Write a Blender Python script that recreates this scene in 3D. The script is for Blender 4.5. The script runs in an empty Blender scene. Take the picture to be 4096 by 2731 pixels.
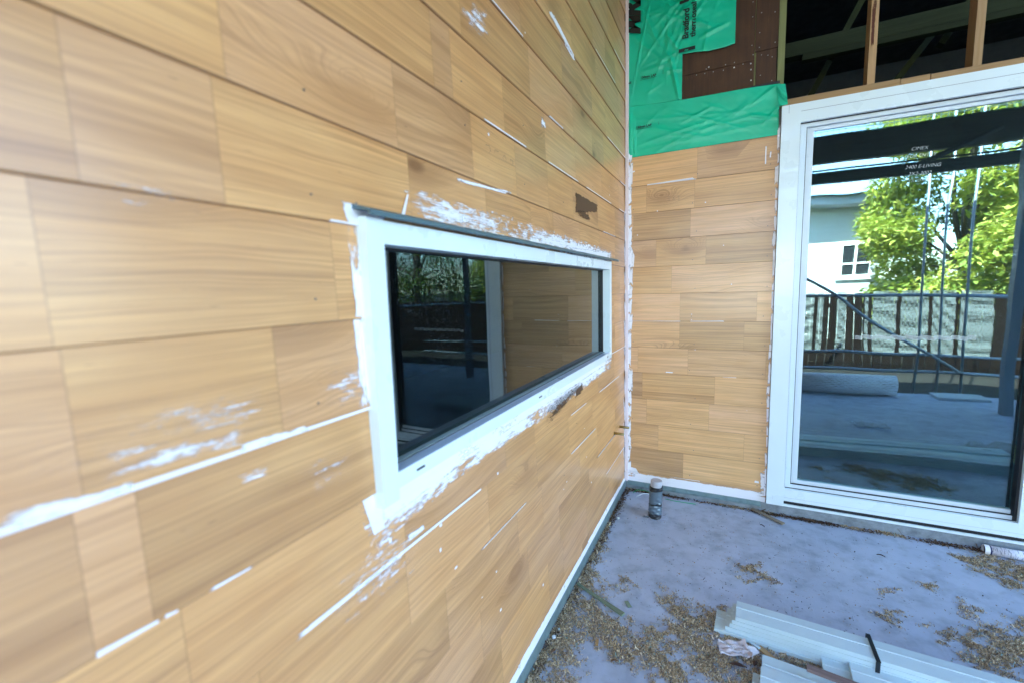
import bpy, bmesh, math, random
import numpy as np
from mathutils import Vector, Matrix
C = bpy.context.scene.collection
scn = bpy.context.scene
R = math.radians
# ------------------------------------------------------------------ camera
FWD = Vector((-0.4424, 0.8892, -0.1163)).normalized()
RGT = Vector((0.8964, 0.4423, -0.0287))
RGT = (RGT - FWD*RGT.dot(FWD)).normalized()
UPV = RGT.cross(FWD)
cam = bpy.data.cameras.new('camera')
co = bpy.data.objects.new('camera', cam); C.objects.link(co)
M3 = Matrix((RGT, UPV, -FWD)).transposed()
co.matrix_world = Matrix.Translation((0.6525, -3.1038, 1.4547)) @ M3.to_4x4()
cam.sensor_width = 36; cam.lens = 15.465; cam.clip_start = .02; cam.clip_end = 500
cam.dof.use_dof = True; cam.dof.focus_distance = 2.7; cam.dof.aperture_fstop = 2.0
scn.camera = co
# ------------------------------------------------------------------ world + sun
SUN_EL, SUN_AZ = R(52), R(-22)          # azimuth measured from +Y towards +X
w = bpy.data.worlds.new('World'); scn.world = w; w.use_nodes = True
wn = w.node_tree.nodes; wl = w.node_tree.links
sky = wn.new('ShaderNodeTexSky'); sky.sky_type = 'NISHITA'; sky.sun_disc = False
sky.sun_elevation = SUN_EL; sky.sun_rotation = SUN_AZ; sky.air_density = 1.0; sky.dust_density = .6; sky.ozone_density = 2.2
bgn = wn['Background']; bgn.inputs['Strength'].default_value = .15
wl.new(sky.outputs[0], bgn.inputs['Color'])
sl = bpy.data.lights.new('sun', 'SUN'); sl.energy = 5.0; sl.angle = R(.5); sl.color = (1, .95, .86)
so = bpy.data.objects.new('sun', sl); C.objects.link(so)
sd = Vector((math.sin(SUN_AZ)*math.cos(SUN_EL), math.cos(SUN_AZ)*math.cos(SUN_EL), math.sin(SUN_EL)))
so.rotation_euler = sd.to_track_quat('Z', 'Y').to_euler(); so.location = (-3, 6, 12)
scn.view_settings.view_transform = 'Standard'; scn.view_settings.look = 'None'
scn.view_settings.exposure = 3.88; scn.view_settings.gamma = 1
scn.render.engine = 'CYCLES'
cy = scn.cycles; cy.max_bounces = 10; cy.diffuse_bounces = 5; cy.glossy_bounces = 6; cy.transparent_max_bounces = 14
# ------------------------------------------------------------------ tagging and mesh helpers
def tag(o, label=None, cat=None, group=None, kind=None):
    if label: o['label'] = label
    if cat: o['category'] = cat
    if group: o['group'] = group
    if kind: o['kind'] = kind
    return o
def empty(name, loc=(0, 0, 0), label=None, cat=None, group=None, rz=0):
    o = bpy.data.objects.new(name, None); C.objects.link(o); o.location = loc; o.rotation_euler = (0, 0, rz)
    o.empty_display_size = .1
    return tag(o, label, cat, group)
class MB:
    def __init__(s): s.v = []; s.f = []; s.uv = []; s.col = []; s.uv2 = []
    def quad(s, a, b, c, d, uv=None, col=None, uv2=None):
        i = len(s.v); s.v += [tuple(a), tuple(b), tuple(c), tuple(d)]; s.f.append((i, i+1, i+2, i+3))
        s.uv.append(uv or ((0, 0), (1, 0), (1, 1), (0, 1))); s.col.append(col or (.5, .5, .5, 1)); s.uv2.append(uv2 or ((1, 1),)*4)
    def face(s, pts):
        i = len(s.v); s.v += [tuple(p) for p in pts]; s.f.append(tuple(range(i, i+len(pts))))
        s.uv.append(tuple((p[0], p[1]) for p in pts)); s.col.append((.5, .5, .5, 1)); s.uv2.append(((1, 1),)*len(pts))
    def box(s, x0, y0, z0, x1, y1, z1, mat=None, col=None):
        P = [Vector(p) for p in ((x0, y0, z0), (x1, y0, z0), (x1, y1, z0), (x0, y1, z0), (x0, y0, z1), (x1, y0, z1), (x1, y1, z1), (x0, y1, z1))]
        D = (x1-x0, y1-y0, z1-z0); ax = D.index(max(D)); o = random.random()*9
        if col is None: col = (random.random(), random.random(), random.random(), 1)
        for q in ((0, 3, 2, 1), (4, 5, 6, 7), (0, 1, 5, 4), (1, 2, 6, 5), (2, 3, 7, 6), (3, 0, 4, 7)):
            uv = []
            for k in q:
                p = P[k]; oth = [p[j] for j in range(3) if j != ax]
                uv.append((p[ax]+o, oth[0]+oth[1]+o))
            pts = [P[k] for k in q]
            if mat: pts = [mat @ p for p in pts]
            s.quad(*pts, uv=tuple(uv), col=col)
        return s
    def tube(s, pts, r, n=12, caps=True, r2=None):
        pts = [Vector(p) for p in pts]; rings = []
        for k, p in enumerate(pts):
            d = (pts[min(k+1, len(pts)-1)] - pts[max(k-1, 0)]).normalized()
            a = Vector((0, 0, 1)) if abs(d.z) < .9 else Vector((1, 0, 0))
            x = d.cross(a).normalized(); y = d.cross(x)
            rr = r if not callable(r) else r(k/(max(1, len(pts)-1)))
            rings.append([p+(x*math.cos(2*PI_*j/n)+y*math.sin(2*PI_*j/n))*rr for j in range(n)])
        i0 = len(s.v)
        for rg in rings: s.v += [tuple(q) for q in rg]
        L = 0
        for k in range(len(rings)-1):
            for j in range(n):
                a, b = i0+k*n+j, i0+k*n+(j+1) % n
                s.f.append((a, a+n, b+n, b)); s.uv.append(((j/n, k), (j/n, k+1), ((j+1)/n, k+1), ((j+1)/n, k))); s.col.append((.5, .5, .5, 1)); s.uv2.append(((1, 1),)*4)
        if caps:
            for base, rev in ((i0, 0), (i0+(len(rings)-1)*n, 1)):
                f = tuple(range(base, base+n)); f = f[::-1] if rev else f
                s.f.append(f); s.uv.append(((.5, .5),)*n); s.col.append((.5, .5, .5, 1)); s.uv2.append(((1, 1),)*n)
        return s
    def build(s, name, mat, parent=None, smooth=False, bevel=0, kind=None, loc=None):
        me = bpy.data.meshes.new(name); me.from_pydata(s.v, [], s.f); me.update()
        if len(s.uv) == len(s.f):
            u = me.uv_layers.new(name='UVMap'); u.data.foreach_set('uv', np.array([c for f in s.uv for p in f for c in p], dtype=np.float32))
            u2 = me.uv_layers.new(name='ends'); u2.data.foreach_set('uv', np.array([c for f in s.uv2 for p in f for c in p], dtype=np.float32))
            ca = me.color_attributes.new('rnd', 'FLOAT_COLOR', 'CORNER')
            ca.data.foreach_set('color', np.array([c for f, q in zip(s.f, s.col) for _ in f for c in q], dtype=np.float32))
        if mat: me.materials.append(mat)
        if smooth:
            me.polygons.foreach_set('use_smooth', [True]*len(me.polygons))
        o = bpy.data.objects.new(name, me); C.objects.link(o)
        if parent: o.parent = parent
        if loc: o.location = loc
        if bevel:
            b = o.modifiers.new('bevel', 'BEVEL'); b.width = bevel; b.segments = 2; b.limit_method = 'ANGLE'
        if kind: o['kind'] = kind
        return o
PI_ = math.pi
def bx(name, mat, parent, *a, bevel=0): return MB().box(*a).build(name, mat, parent, bevel=bevel)
# ------------------------------------------------------------------ node helper
class NT:
    def __init__(s, name):
        s.m = bpy.data.materials.new(name); s.m.use_nodes = True; s.n = s.m.node_tree.nodes; s.l = s.m.node_tree.links
        s.b = s.n['Principled BSDF']; s.out = s.n['Material Output']
    def node(s, t, **kw):
        x = s.n.new('ShaderNode'+t)
        for k, v in kw.items(): setattr(x, k, v)
        return x
    def put(s, sock, v):
        if hasattr(v, 'links') or isinstance(v, bpy.types.NodeSocket): s.l.new(v, sock)
        else: sock.default_value = v
    def math(s, op, a, b=0., c=0., clamp=False):
        x = s.node('Math', operation=op, use_clamp=clamp); s.put(x.inputs[0], a); s.put(x.inputs[1], b); s.put(x.inputs[2], c); return x.outputs[0]
    def mix(s, f, a, b, bt='MIX'):
        x = s.node('MixRGB', blend_type=bt); s.put(x.inputs[0], f); s.put(x.inputs[1], a if not isinstance(a, tuple) else (*a[:3], 1)); s.put(x.inputs[2], b if not isinstance(b, tuple) else (*b[:3], 1)); return x.outputs[0]
    def uv(s, name='UVMap'): return s.node('UVMap', uv_map=name).outputs[0]
    def obj(s): return s.node('TexCoord').outputs['Object']
    def attr(s, name): return s.node('Attribute', attribute_name=name)
    def mapv(s, v, sc=(1, 1, 1), lo=(0, 0, 0), rot=(0, 0, 0)):
        x = s.node('Mapping'); s.put(x.inputs[0], v); x.inputs['Scale'].default_value = sc; x.inputs['Location'].default_value = lo; x.inputs['Rotation'].default_value = rot; return x.outputs[0]
    def noise(s, v, scale=5, detail=3, rough=.55, dist=0, col=False):
        x = s.node('TexNoise'); s.put(x.inputs['Vector'], v); x.inputs['Scale'].default_value = scale; x.inputs['Detail'].default_value = detail; x.inputs['Roughness'].default_value = rough; x.inputs['Distortion'].default_value = dist
        return x.outputs['Color' if col else 'Fac']
    def vor(s, v, scale=5, feature='F1', rnd=1):
        x = s.node('TexVoronoi', feature=feature); s.put(x.inputs['Vector'], v); x.inputs['Scale'].default_value = scale; x.inputs['Randomness'].default_value = rnd; return x
    def rng(s, v, a, b, c=0., d=1., smooth=False):
        x = s.node('MapRange'); x.interpolation_type = 'SMOOTHSTEP' if smooth else 'LINEAR'; s.put(x.inputs[0], v)
        for i, q in enumerate((a, b, c, d)): s.put(x.inputs[i+1], q)
        return x.outputs[0]
    def comb(s, x, y, z=0.):
        c = s.node('CombineXYZ'); s.put(c.inputs[0], x); s.put(c.inputs[1], y); s.put(c.inputs[2], z); return c.outputs[0]
    def sep(s, v):
        x = s.node('SeparateXYZ'); s.put(x.inputs[0], v); return x.outputs
    def bump(s, h, st=.2, dist=.002):
        x = s.node('Bump'); s.put(x.inputs['Height'], h); x.inputs['Strength'].default_value = st; x.inputs['Distance'].default_value = dist; s.l.new(x.outputs[0], s.b.inputs['Normal']); return x
    def fin(s, col=None, rough=None, **kw):
        if col is not None: s.put(s.b.inputs['Base Color'], col if not isinstance(col, tuple) else (*col[:3], 1))
        if rough is not None: s.put(s.b.inputs['Roughness'], rough)
        for k, v in kw.items(): s.put(s.b.inputs[k.replace('_', ' ')], v)
        return s.m
def clad_wood(name, pale, mid, dark, pink, low=.80):
    t = NT(name); uv = t.uv(); u, v, _ = t.sep(uv); rn = t.attr('rnd'); r1, r2, r3 = t.sep(rn.outputs['Color'])
    e1, e2, _ = t.sep(t.uv('ends'))
    kn = t.vor(t.comb(t.math('MULTIPLY', u, 2.0), t.math('MULTIPLY', v, 4.6)), 1.0)
    kd = kn.outputs['Distance']; kc = t.sep(kn.outputs['Color'])[0]
    ksel = t.math('GREATER_THAN', kc, .58)
    kb = t.math('MULTIPLY', t.rng(kd, 0, .42, 1, 0, True), ksel)
    warp = t.noise(t.comb(t.math('MULTIPLY', u, 1.25), t.math('MULTIPLY', v, 3.4), t.math('MULTIPLY', r1, 7)), 1.6, 2, .5)
    fine = t.noise(t.comb(t.math('MULTIPLY', u, 5), t.math('MULTIPLY', v, 260)), 1, 3, .6)
    wv = t.math('ADD', v, t.math('MULTIPLY', warp, t.rng(t.math('POWER', r2, 1.6), 0, 1, .02, .17)))
    wv = t.math('ADD', wv, t.math('MULTIPLY', kb, .10))
    wv = t.math('ADD', wv, t.math('MULTIPLY', fine, .0016))
    lines = t.noise(t.comb(t.math('MULTIPLY', u, .35), t.math('MULTIPLY', wv, t.rng(r3, 0, 1, 190, 380)), t.math('MULTIPLY', r1, 11)), 1, 5, .68)
    ring = t.rng(lines, .46, .70, 0, 1, True)
    # slow banding across the same warped coordinate: wide darker heartwood streaks
    band = t.noise(t.comb(t.math('MULTIPLY', u, .5), t.math('MULTIPLY', wv, 26), t.math('MULTIPLY', r2, 9)), 1, 4, .6)
    band = t.rng(band, .42, .72, 0, 1, True)
    bandm = t.math('MULTIPLY', band, t.rng(r1, .1, 1, .15, .9))
    streak = t.rng(t.noise(t.comb(t.math('MULTIPLY', u, 2.2), t.math('MULTIPLY', v, 95), t.math('MULTIPLY', r3, 5)), 1, 4, .65), .35, .75, 0, 1)
    blotch = t.noise(t.comb(t.math('MULTIPLY', u, 1.4), t.math('MULTIPLY', v, 5), r1), 2.2, 3, .5)
    c = t.mix(t.rng(blotch, .3, .7, 0, .75), pale, mid)
    c = t.mix(t.math('MULTIPLY', t.rng(r2, .45, 1, 0, .75), t.rng(blotch, .3, .65, 1, .35)), c, pink)
    c = t.mix(t.math('MULTIPLY', ring, t.rng(r3, 0, 1, .22, .6)), c, dark)
    c = t.mix(t.math('MULTIPLY', bandm, .5), c, dark)
    c = t.mix(t.math('MULTIPLY', streak, .42), c, dark)
    kcore = t.math('MULTIPLY', t.rng(kd, .03, .1, 1, 0, True), ksel)
    c = t.mix(t.math('MULTIPLY', kcore, .7), c, (dark[0]*.5, dark[1]*.42, dark[2]*.4))
    c = t.mix(t.math('MULTIPLY', kb, .5), c, dark)
    # short resin ticks
    tick = t.rng(t.noise(t.comb(t.math('MULTIPLY', u, 28), t.math('MULTIPLY', v, 300)), 1, 1, .5), .76, .80, 0, .5)
    c = t.mix(tick, c, (dark[0]*.45, dark[1]*.4, dark[2]*.4))
    br = t.rng(t.math('POWER', r1, 1.4), 0, 1, 1.06, low)
    c = t.mix(1.0, c, t.comb(br, br, br), 'MULTIPLY')
    # glue line at the finger joints, then a shadow line painted on the lips
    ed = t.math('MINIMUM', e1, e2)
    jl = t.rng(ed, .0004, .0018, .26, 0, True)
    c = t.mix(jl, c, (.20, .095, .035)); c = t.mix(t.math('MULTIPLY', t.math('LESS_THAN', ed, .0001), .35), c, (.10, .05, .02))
    t.bump(t.math('ADD', t.math('MULTIPLY', ring, .4), fine), .12, .0012)
    return t.fin(c, t.rng(fine, 0, 1, .34, .5), Coat_Weight=.5, Coat_Roughness=.2, Specular_IOR_Level=.45)
def wood(name, pale, dark, scale=1., rough=.6, contrast=.6, spec=.4):
    t = NT(name); uv = t.uv(); u, v, _ = t.sep(uv); r1, r2, r3 = t.sep(t.attr('rnd').outputs['Color'])
    wv = t.math('ADD', v, t.math('MULTIPLY', t.noise(t.comb(t.math('MULTIPLY', u, 1.5), t.math('MULTIPLY', v, 4)), 2, 2), .06))
    ring = t.noise(t.comb(t.math('MULTIPLY', u, 1.5), t.math('MULTIPLY', wv, 90*scale)), 1, 4, .65)
    bl = t.noise(t.comb(t.math('MULTIPLY', u, 2), t.math('MULTIPLY', v, 9)), 1.5, 3, .6)
    c = t.mix(t.math('MULTIPLY', t.rng(ring, .3, .75), contrast), pale, dark)
    c = t.mix(t.rng(bl, .5, .8, 0, .55), c, dark)
    br = t.rng(r1, 0, 1, .8, 1.15); c = t.mix(1., c, t.comb(br, br, br), 'MULTIPLY')
    t.bump(ring, .2, .002)
    return t.fin(c, rough, Specular_IOR_Level=spec)
def paint(name, col, rough=.35, dirt=.06, scale=8, metal=0., bumpst=.02, coat=0.):
    t = NT(name); p = t.obj()
    n = t.noise(p, scale, 4, .6); n2 = t.noise(t.mapv(p, (60, 60, 6)), 1, 3, .6)
    f = t.math('MULTIPLY', t.rng(n, .45, .8), dirt*3, clamp=True)
    c = t.mix(f, col, tuple(x*.62 for x in col))
    c = t.mix(t.rng(n2, .62, .8, 0, dirt), c, tuple(x*.5 for x in col))
    t.bump(n2, bumpst, .001)
    return t.fin(c, t.rng(n, .2, .8, rough*.8, rough*1.3), Metallic=metal, Coat_Weight=coat)
def smear_mat(name, col):
    """brushed primer: opaque where the brush was loaded, streaky and ragged at the edges"""
    t = NT(name); mu, mv, _ = t.sep(t.uv()); a, b, _ = t.sep(t.uv('ends')); r = t.attr('rnd'); d, st, ed = t.sep(r.outputs['Color'])
    # ragged edge distance in patch space
    nn = t.noise(t.comb(t.math('MULTIPLY', mu, 9), t.math('MULTIPLY', mv, 70)), 1, 4, .65)
    ns = t.noise(t.comb(t.math('MULTIPLY', mu, 7), t.math('MULTIPLY', mv, 420)), 1, 3, .6)
    nw = t.noise(t.comb(t.math('MULTIPLY', mu, 26), t.math('MULTIPLY', mv, 60), 3.3), 1, 3, .6); nw2 = t.noise(t.comb(t.math('MULTIPLY', mu, 26), t.math('MULTIPLY', mv, 60), 9.1), 1, 3, .6)
    a = t.math('MULTIPLY_ADD', t.math('SUBTRACT', nw, .5), t.math('MULTIPLY', ed, 1.1), a); b = t.math('MULTIPLY_ADD', t.math('SUBTRACT', nw2, .5), t.math('MULTIPLY', ed, 1.6), b)
    ea = t.math('MINIMUM', a, t.math('SUBTRACT', 1., a)); eb = t.math('MINIMUM', b, t.math('SUBTRACT', 1., b))
    edge = t.math('MINIMUM', t.math('MULTIPLY', ea, 2.0), t.math('MULTIPLY', eb, 1.5))
    edge = t.rng(edge, 0, t.math('ADD', t.math('MULTIPLY', ed, .9), .02), 0, 1)
    m = t.math('ADD', t.math('MULTIPLY', edge, .9), t.math('MULTIPLY', t.math('SUBTRACT', nn, .5), 1.3))
    m = t.math('ADD', m, t.math('MULTIPLY', t.math('MULTIPLY', t.math('SUBTRACT', ns, .5), 2.6), st))
    m = t.math('ADD', m, t.math('SUBTRACT', d, .8))
    al = t.math('POWER', t.rng(m, .04, .72, 0, 1, True), .85)
    al = t.math('MAXIMUM', al, t.math('MULTIPLY', t.math('MULTIPLY', t.rng(edge, .1, 1), t.rng(ns, .3, .7)), t.math('MULTIPLY', d, .3)))
    al = t.math('MULTIPLY', al, t.rng(edge, 0, .08))
    t.bump(t.math('ADD', ns, nn), .25, .001)
    t.put(t.b.inputs['Alpha'], al)
    return t.fin(t.mix(t.rng(nn, .3, .7, 0, .25), col, tuple(x*.86 for x in col)), .55)
def flat(name, col, rough=.5, **kw): return NT(name).fin(col, rough, **kw)
M = {}
M['clad'] = clad_wood('cladding_timber', (.76, .415, .168), (.62, .300, .108), (.24, .098, .034), (.68, .375, .205), .90)
M['clad_fresh'] = clad_wood('fresh_cladding_timber', (.86, .53, .25), (.72, .40, .16), (.23, .10, .038), (.80, .49, .31))
M['primer'] = smear_mat('white_primer', (.86, .84, .88))
M['primer_solid'] = paint('pink_white_primer', (.80, .68, .70), .5, .05, 20)
M['brownfill'] = smear_mat('brown_stain', (.10, .048, .022))
M['frame'] = paint('white_powdercoat', (.74, .84, .87), .28, .02, 5, coat=.3)
M['gasket'] = flat('black_gasket', (.012, .013, .016), .5)
M['darkmetal'] = paint('dark_blue_grey_steel', (.10, .165, .19), .4, .15, 10, metal=.2)
M['galv'] = paint('galvanised_strip', (.24, .34, .36), .38, .3, 25, metal=.45, bumpst=.1)
M['prim_board'] = paint('pale_green_primer', (.56, .69, .74), .5, .05, 14, bumpst=.05)
M['pine'] = wood('pine', (.46, .30, .14), (.26, .14, .06))
M['pine_orange'] = wood('orange_pine', (.50, .32, .16), (.28, .14, .055), contrast=.5)
M['treated'] = wood('treated_pine', (.25, .27, .105), (.13, .13, .05))
M['greystick'] = wood('weathered_batten', (.30, .25, .18), (.15, .12, .085), 2)
M['greenstick'] = wood('green_batten', (.22, .28, .19), (.11, .14, .10), 3)
M['purplewood'] = wood('brown_batten', (.21, .15, .14), (.11, .07, .06), 2)
M['ply'] = None
M['glassdark'] = None
# plywood
t = NT('brown_plywood'); uv = t.obj(); X, Y, Zz = t.sep(uv)
g1 = t.noise(t.comb(t.math('MULTIPLY', X, 60), Y, t.math('MULTIPLY', Zz, 3)), 1, 4, .65)
g2 = t.noise(uv, 4, 4, .6); g3 = t.noise(t.comb(t.math('MULTIPLY', X, 150), Y, t.math('MULTIPLY', Zz, 14)), 1, 3)
c = t.mix(t.rng(g1, .3, .7), (.075, .030, .011), (.042, .016, .007))
c = t.mix(t.rng(g2, .5, .75, 0, .6), c, (.11, .048, .017)); c = t.mix(t.rng(g3, .64, .78, 0, .35), c, (.26, .14, .06))
t.bump(g1, .3, .002); M['ply'] = t.fin(c, .7)
# green membrane
t = NT('green_membrane'); p = t.obj()
n = t.noise(p, 3, 3); wv = t.noise(t.mapv(p, (900, 900, 900)), 1, 1)
c = t.mix(t.rng(n, .3, .7), (.0, .56, .33), (.0, .47, .265))
t.bump(wv, .08, .001); M['wrap'] = t.fin(c, .42, Coat_Weight=.15, Coat_Roughness=.35)
M['ink'] = flat('black_ink', (.008, .012, .010), .5)
M['tape_black'] = flat('black_tape', (.014, .016, .02), .35)
# concrete slab
t = NT('porch_concrete'); p = t.obj()
a = t.noise(p, 1.3, 5, .6); b = t.noise(p, 9, 5, .62); c_ = t.noise(p, 90, 3, .6)
br = t.noise(t.mapv(p, (170, 3.5, 1), rot=(0, 0, R(-8))), 1, 3, .6); br2 = t.noise(t.mapv(p, (3, 120, 1), rot=(0, 0, R(12))), 1, 3, .6)
c = t.mix(t.rng(a, .36, .62), (.47, .53, .65), (.37, .425, .535))
c = t.mix(t.rng(b, .48, .8, 0, .6), c, (.13, .155, .19)); c = t.mix(t.rng(b, .2, .42, .35, 0), c, (.42, .48, .57))
c = t.mix(t.rng(br, .58, .76, 0, .55), c, (.46, .52, .62)); c = t.mix(t.rng(br2, .64, .8, 0, .2), c, (.20, .22, .27))
sp = t.vor(p, 42); c = t.mix(t.rng(sp.outputs['Distance'], .05, .11, .55, 0), c, (.15, .15, .17))
st = t.noise(t.mapv(p, (1, 1, 1), (4, 2, 0)), 2.4, 4, .7); c = t.mix(t.rng(st, .52, .72, 0, .55), c, (.20, .22, .27)); dk = t.vor(p, 19); c = t.mix(t.math('MULTIPLY', t.rng(dk.outputs['Distance'], .04, .10, .8, 0), t.math('GREATER_THAN', t.sep(dk.outputs['Color'])[0], .55)), c, (.06, .06, .07))
t.bump(t.math('ADD', t.math('MULTIPLY', b, .6), t.math('ADD', br, c_)), .25, .0025)
M['concrete'] = t.fin(c, t.rng(b, .3, .7, .5, .72))
t = NT('rough_concrete_edge'); p = t.obj(); a = t.noise(p, 14, 5, .7); b = t.noise(t.mapv(p, (6, 6, 50)), 1, 4, .6)
c = t.mix(t.rng(a, .35, .7), (.30, .34, .38), (.15, .17, .19)); c = t.mix(t.rng(b, .55, .8, 0, .5), c, (.09, .09, .09))
t.bump(a, .7, .006); M['rough_conc'] = t.fin(c, .8)
def glass(name, tint, f0, gloss, film=.012):
    t = NT(name); t.n.remove(t.b)
    lw = t.node('LayerWeight'); lw.inputs['Blend'].default_value = .5
    f5 = t.math('POWER', lw.outputs['Facing'], 4.6)
    fac = t.math('MULTIPLY_ADD', f5, 1-f0, f0, clamp=True)
    # dusty film: tiny specks scatter a little light
    p = t.obj(); dn = t.vor(p, 170); dm = t.noise(p, 3, 4, .6)
    sp = t.math('MULTIPLY', t.rng(dn.outputs['Distance'], .10, .16, 1, 0), t.rng(dm, .5, .62, .0, .6))
    tr = t.node('BsdfTransparent'); tr.inputs[0].default_value = (*tint, 1)
    gl = t.node('BsdfGlossy'); gl.inputs['Color'].default_value = (*gloss, 1); gl.inputs['Roughness'].default_value = 0.0
    wav = t.node('Bump'); t.put(wav.inputs['Height'], t.noise(p, 1.7, 1)); wav.inputs['Strength'].default_value = .012; wav.inputs['Distance'].default_value = .2
    t.l.new(wav.outputs[0], gl.inputs['Normal'])
    df = t.node('BsdfDiffuse'); df.inputs[0].default_value = (.55, .6, .62, 1)
    m1 = t.node('MixShader'); t.put(m1.inputs[0], fac); t.l.new(tr.outputs[0], m1.inputs[1]); t.l.new(gl.outputs[0], m1.inputs[2])
    m2 = t.node('MixShader'); t.put(m2.inputs[0], t.math('MULTIPLY_ADD', sp, .5, film)); t.l.new(m1.outputs[0], m2.inputs[1]); t.l.new(df.outputs[0], m2.inputs[2])
    t.l.new(m2.outputs[0], t.out.inputs[0]); return t.m
M['glass'] = glass('window_glass', (.62, .80, .80), .135, (.80, .95, 1))
M['glass_w'] = glass('small_window_glass', (.3, .38, .38), .09, (.95, 1, 1), .002)
random.seed(11)
# ================================================================== THE WALLS
Z = {-5: 3.1897, -4: 3.011, -3: 2.832, -2: 2.6534, -1: 2.4731, 0: 2.2935, 1: 2.114, 2: 1.9364, 3: 1.7565, 4: 1.5789, 5: 1.398, 6: 1.2144, 7: 1.0335, 8: .8579, 9: .6729, 10: .4921, 11: .312, 12: .1325, 13: .052}
for k in range(6, 9): Z[-k] = Z[-5]+.18*(k-5)
WY0, WY1, WZ0, WZ1 = -2.435, -.495, 1.05, 1.585        # window opening
DEP = .0065
def prof(zz, off=0.0):
    """how far the lapped face stands back at a height"""
    for k in range(-8, 13):
        lo, hi = Z[k+1]+off, Z[k]+off
        if lo <= zz < hi: return DEP*(zz-lo)/(hi-lo)
    return 0.
def course(mb, P, s0, s1, lo, hi, ends, rnd, uvo, hicut=None):
    """one finger-jointed piece; P(s, depth, z) places a point; lo/hi real lip heights"""
    top = hi if hicut is None else hicut
    dt = DEP*(top-lo)/(hi-lo)
    c = .0022
    a0, a1 = ends
    e = ((s0-a0, a1-s0), (s1-a0, a1-s1), (s1-a0, a1-s1), (s0-a0, a1-s0))
    uf = lambda s, z: (s+uvo[0], z+uvo[1])
    mb.quad(P(s0, .0006, lo+c), P(s1, .0006, lo+c), P(s1, dt, top), P(s0, dt, top), (uf(s0, lo), uf(s1, lo), uf(s1, top), uf(s0, top)), rnd, e)
    mb.quad(P(s0, .0024, lo), P(s1, .0024, lo), P(s1, .0006, lo+c), P(s0, .0006, lo+c), (uf(s0, lo-.004), uf(s1, lo-.004), uf(s1, lo), uf(s0, lo)), rnd, ((0, 0),)*4)  # lip chamfer and underside below take the painted shadow line
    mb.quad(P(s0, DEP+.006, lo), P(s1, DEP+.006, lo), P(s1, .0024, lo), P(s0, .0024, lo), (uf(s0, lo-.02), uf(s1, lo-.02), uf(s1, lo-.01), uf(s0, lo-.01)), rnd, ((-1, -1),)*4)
PL = lambda s, d, z: (-d, s, z)
PB = lambda s, d, z: (s, d, z)
# joints read from the photograph (distance along the wall), per course
JL = {-8: [], 1: [-2.69, -2.171, -2.09, -1.798, -1.452, -1.078, -.62, -.2], 2: [-2.682, -2.317, -2.001, -1.72, -1.429, -1.12, -.70, -.30], 3: [-2.86, -2.701, -2.281, -1.93, -1.6, -1.37, -1.02, -.66, -.3],
      4: [-2.901, -2.513, -2.1, -1.5, -.9, -.42, -.17], 5: [-2.895, -2.644, -.33, -.12], 6: [-2.905, -2.846, -.30], 7: [-2.814, -2.367, -1.86, -1.62, -1.12, -.72, -.33],
      8: [-2.72, -2.367, -1.98, -1.60, -1.22, -.83, -.42], 9: [-2.62, -2.22, -1.78, -1.55, -1.06, -.73, -.3], 10: [-2.5, -2.05, -1.70, -1.36, -.9, -.52, -.2], 11: [-2.3, -1.93, -1.5, -1.32, -.95, -.48]}
DL = .0076
cw = empty('clad_wall', (0, 0, 0), 'long wall of lapped pale timber boards holding the horizontal window', 'wall')
mb = MB()
for k in range(-8, 12+1):
    lo, hi = Z[k+1]+DL, Z[k]+DL
    if k == 12: lo = .065
    js = JL.get(k)
    if not js:
        js = []; y = -2.95+random.random()*.3
        while y < -.15: js.append(y); y += random.uniform(.22, .52)
    js = sorted(js)
    while js[0] > -5.2: js.insert(0, js[0]-random.uniform(.3, .5))
    js.append(-.0)
    for a, b in zip(js[:-1], js[1:]):
        rnd = (random.random(), random.random(), random.random(), 1); uvo = (random.random()*30, random.random()*20)
        hole = k in (4, 5, 6)
        if hole and b > WY0 and a < WY1:
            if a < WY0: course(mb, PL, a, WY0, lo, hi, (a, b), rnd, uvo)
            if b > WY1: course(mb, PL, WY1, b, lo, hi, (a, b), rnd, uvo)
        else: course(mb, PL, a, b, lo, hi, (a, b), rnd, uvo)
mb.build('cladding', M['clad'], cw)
# sheathing behind (keeps light out round the window)
bk = MB()
for (y0, y1, z0, z1) in ((-5.2, WY0, .0, 3.75), (WY1, .0, .0, 3.75), (WY0, WY1, .0, WZ0), (WY0, WY1, WZ1, 3.75)):
    bk.box(-.12, y0, z0, -.0145, y1, z1)
bk.build('wall_framing', M['pine'], cw)
MB().box(-.011, -5.2, .038, .003, -.003, .0655).box(.003, -5.2, .012, .0045, -.003, .064).build('base_strip', M['galv'], cw)
MB().box(-.002, -2.2, .02, .0065, -1.685, .066).build('strip_joiner', M['galv'], cw)
ct = MB().box(0.0005, -.0175, .06, .0195, .0005, 3.75)
tag(ct.build('corner_bead', M['primer_solid'], cw, bevel=.0015), 'pinkish primed bead down the inside corner')
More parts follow.
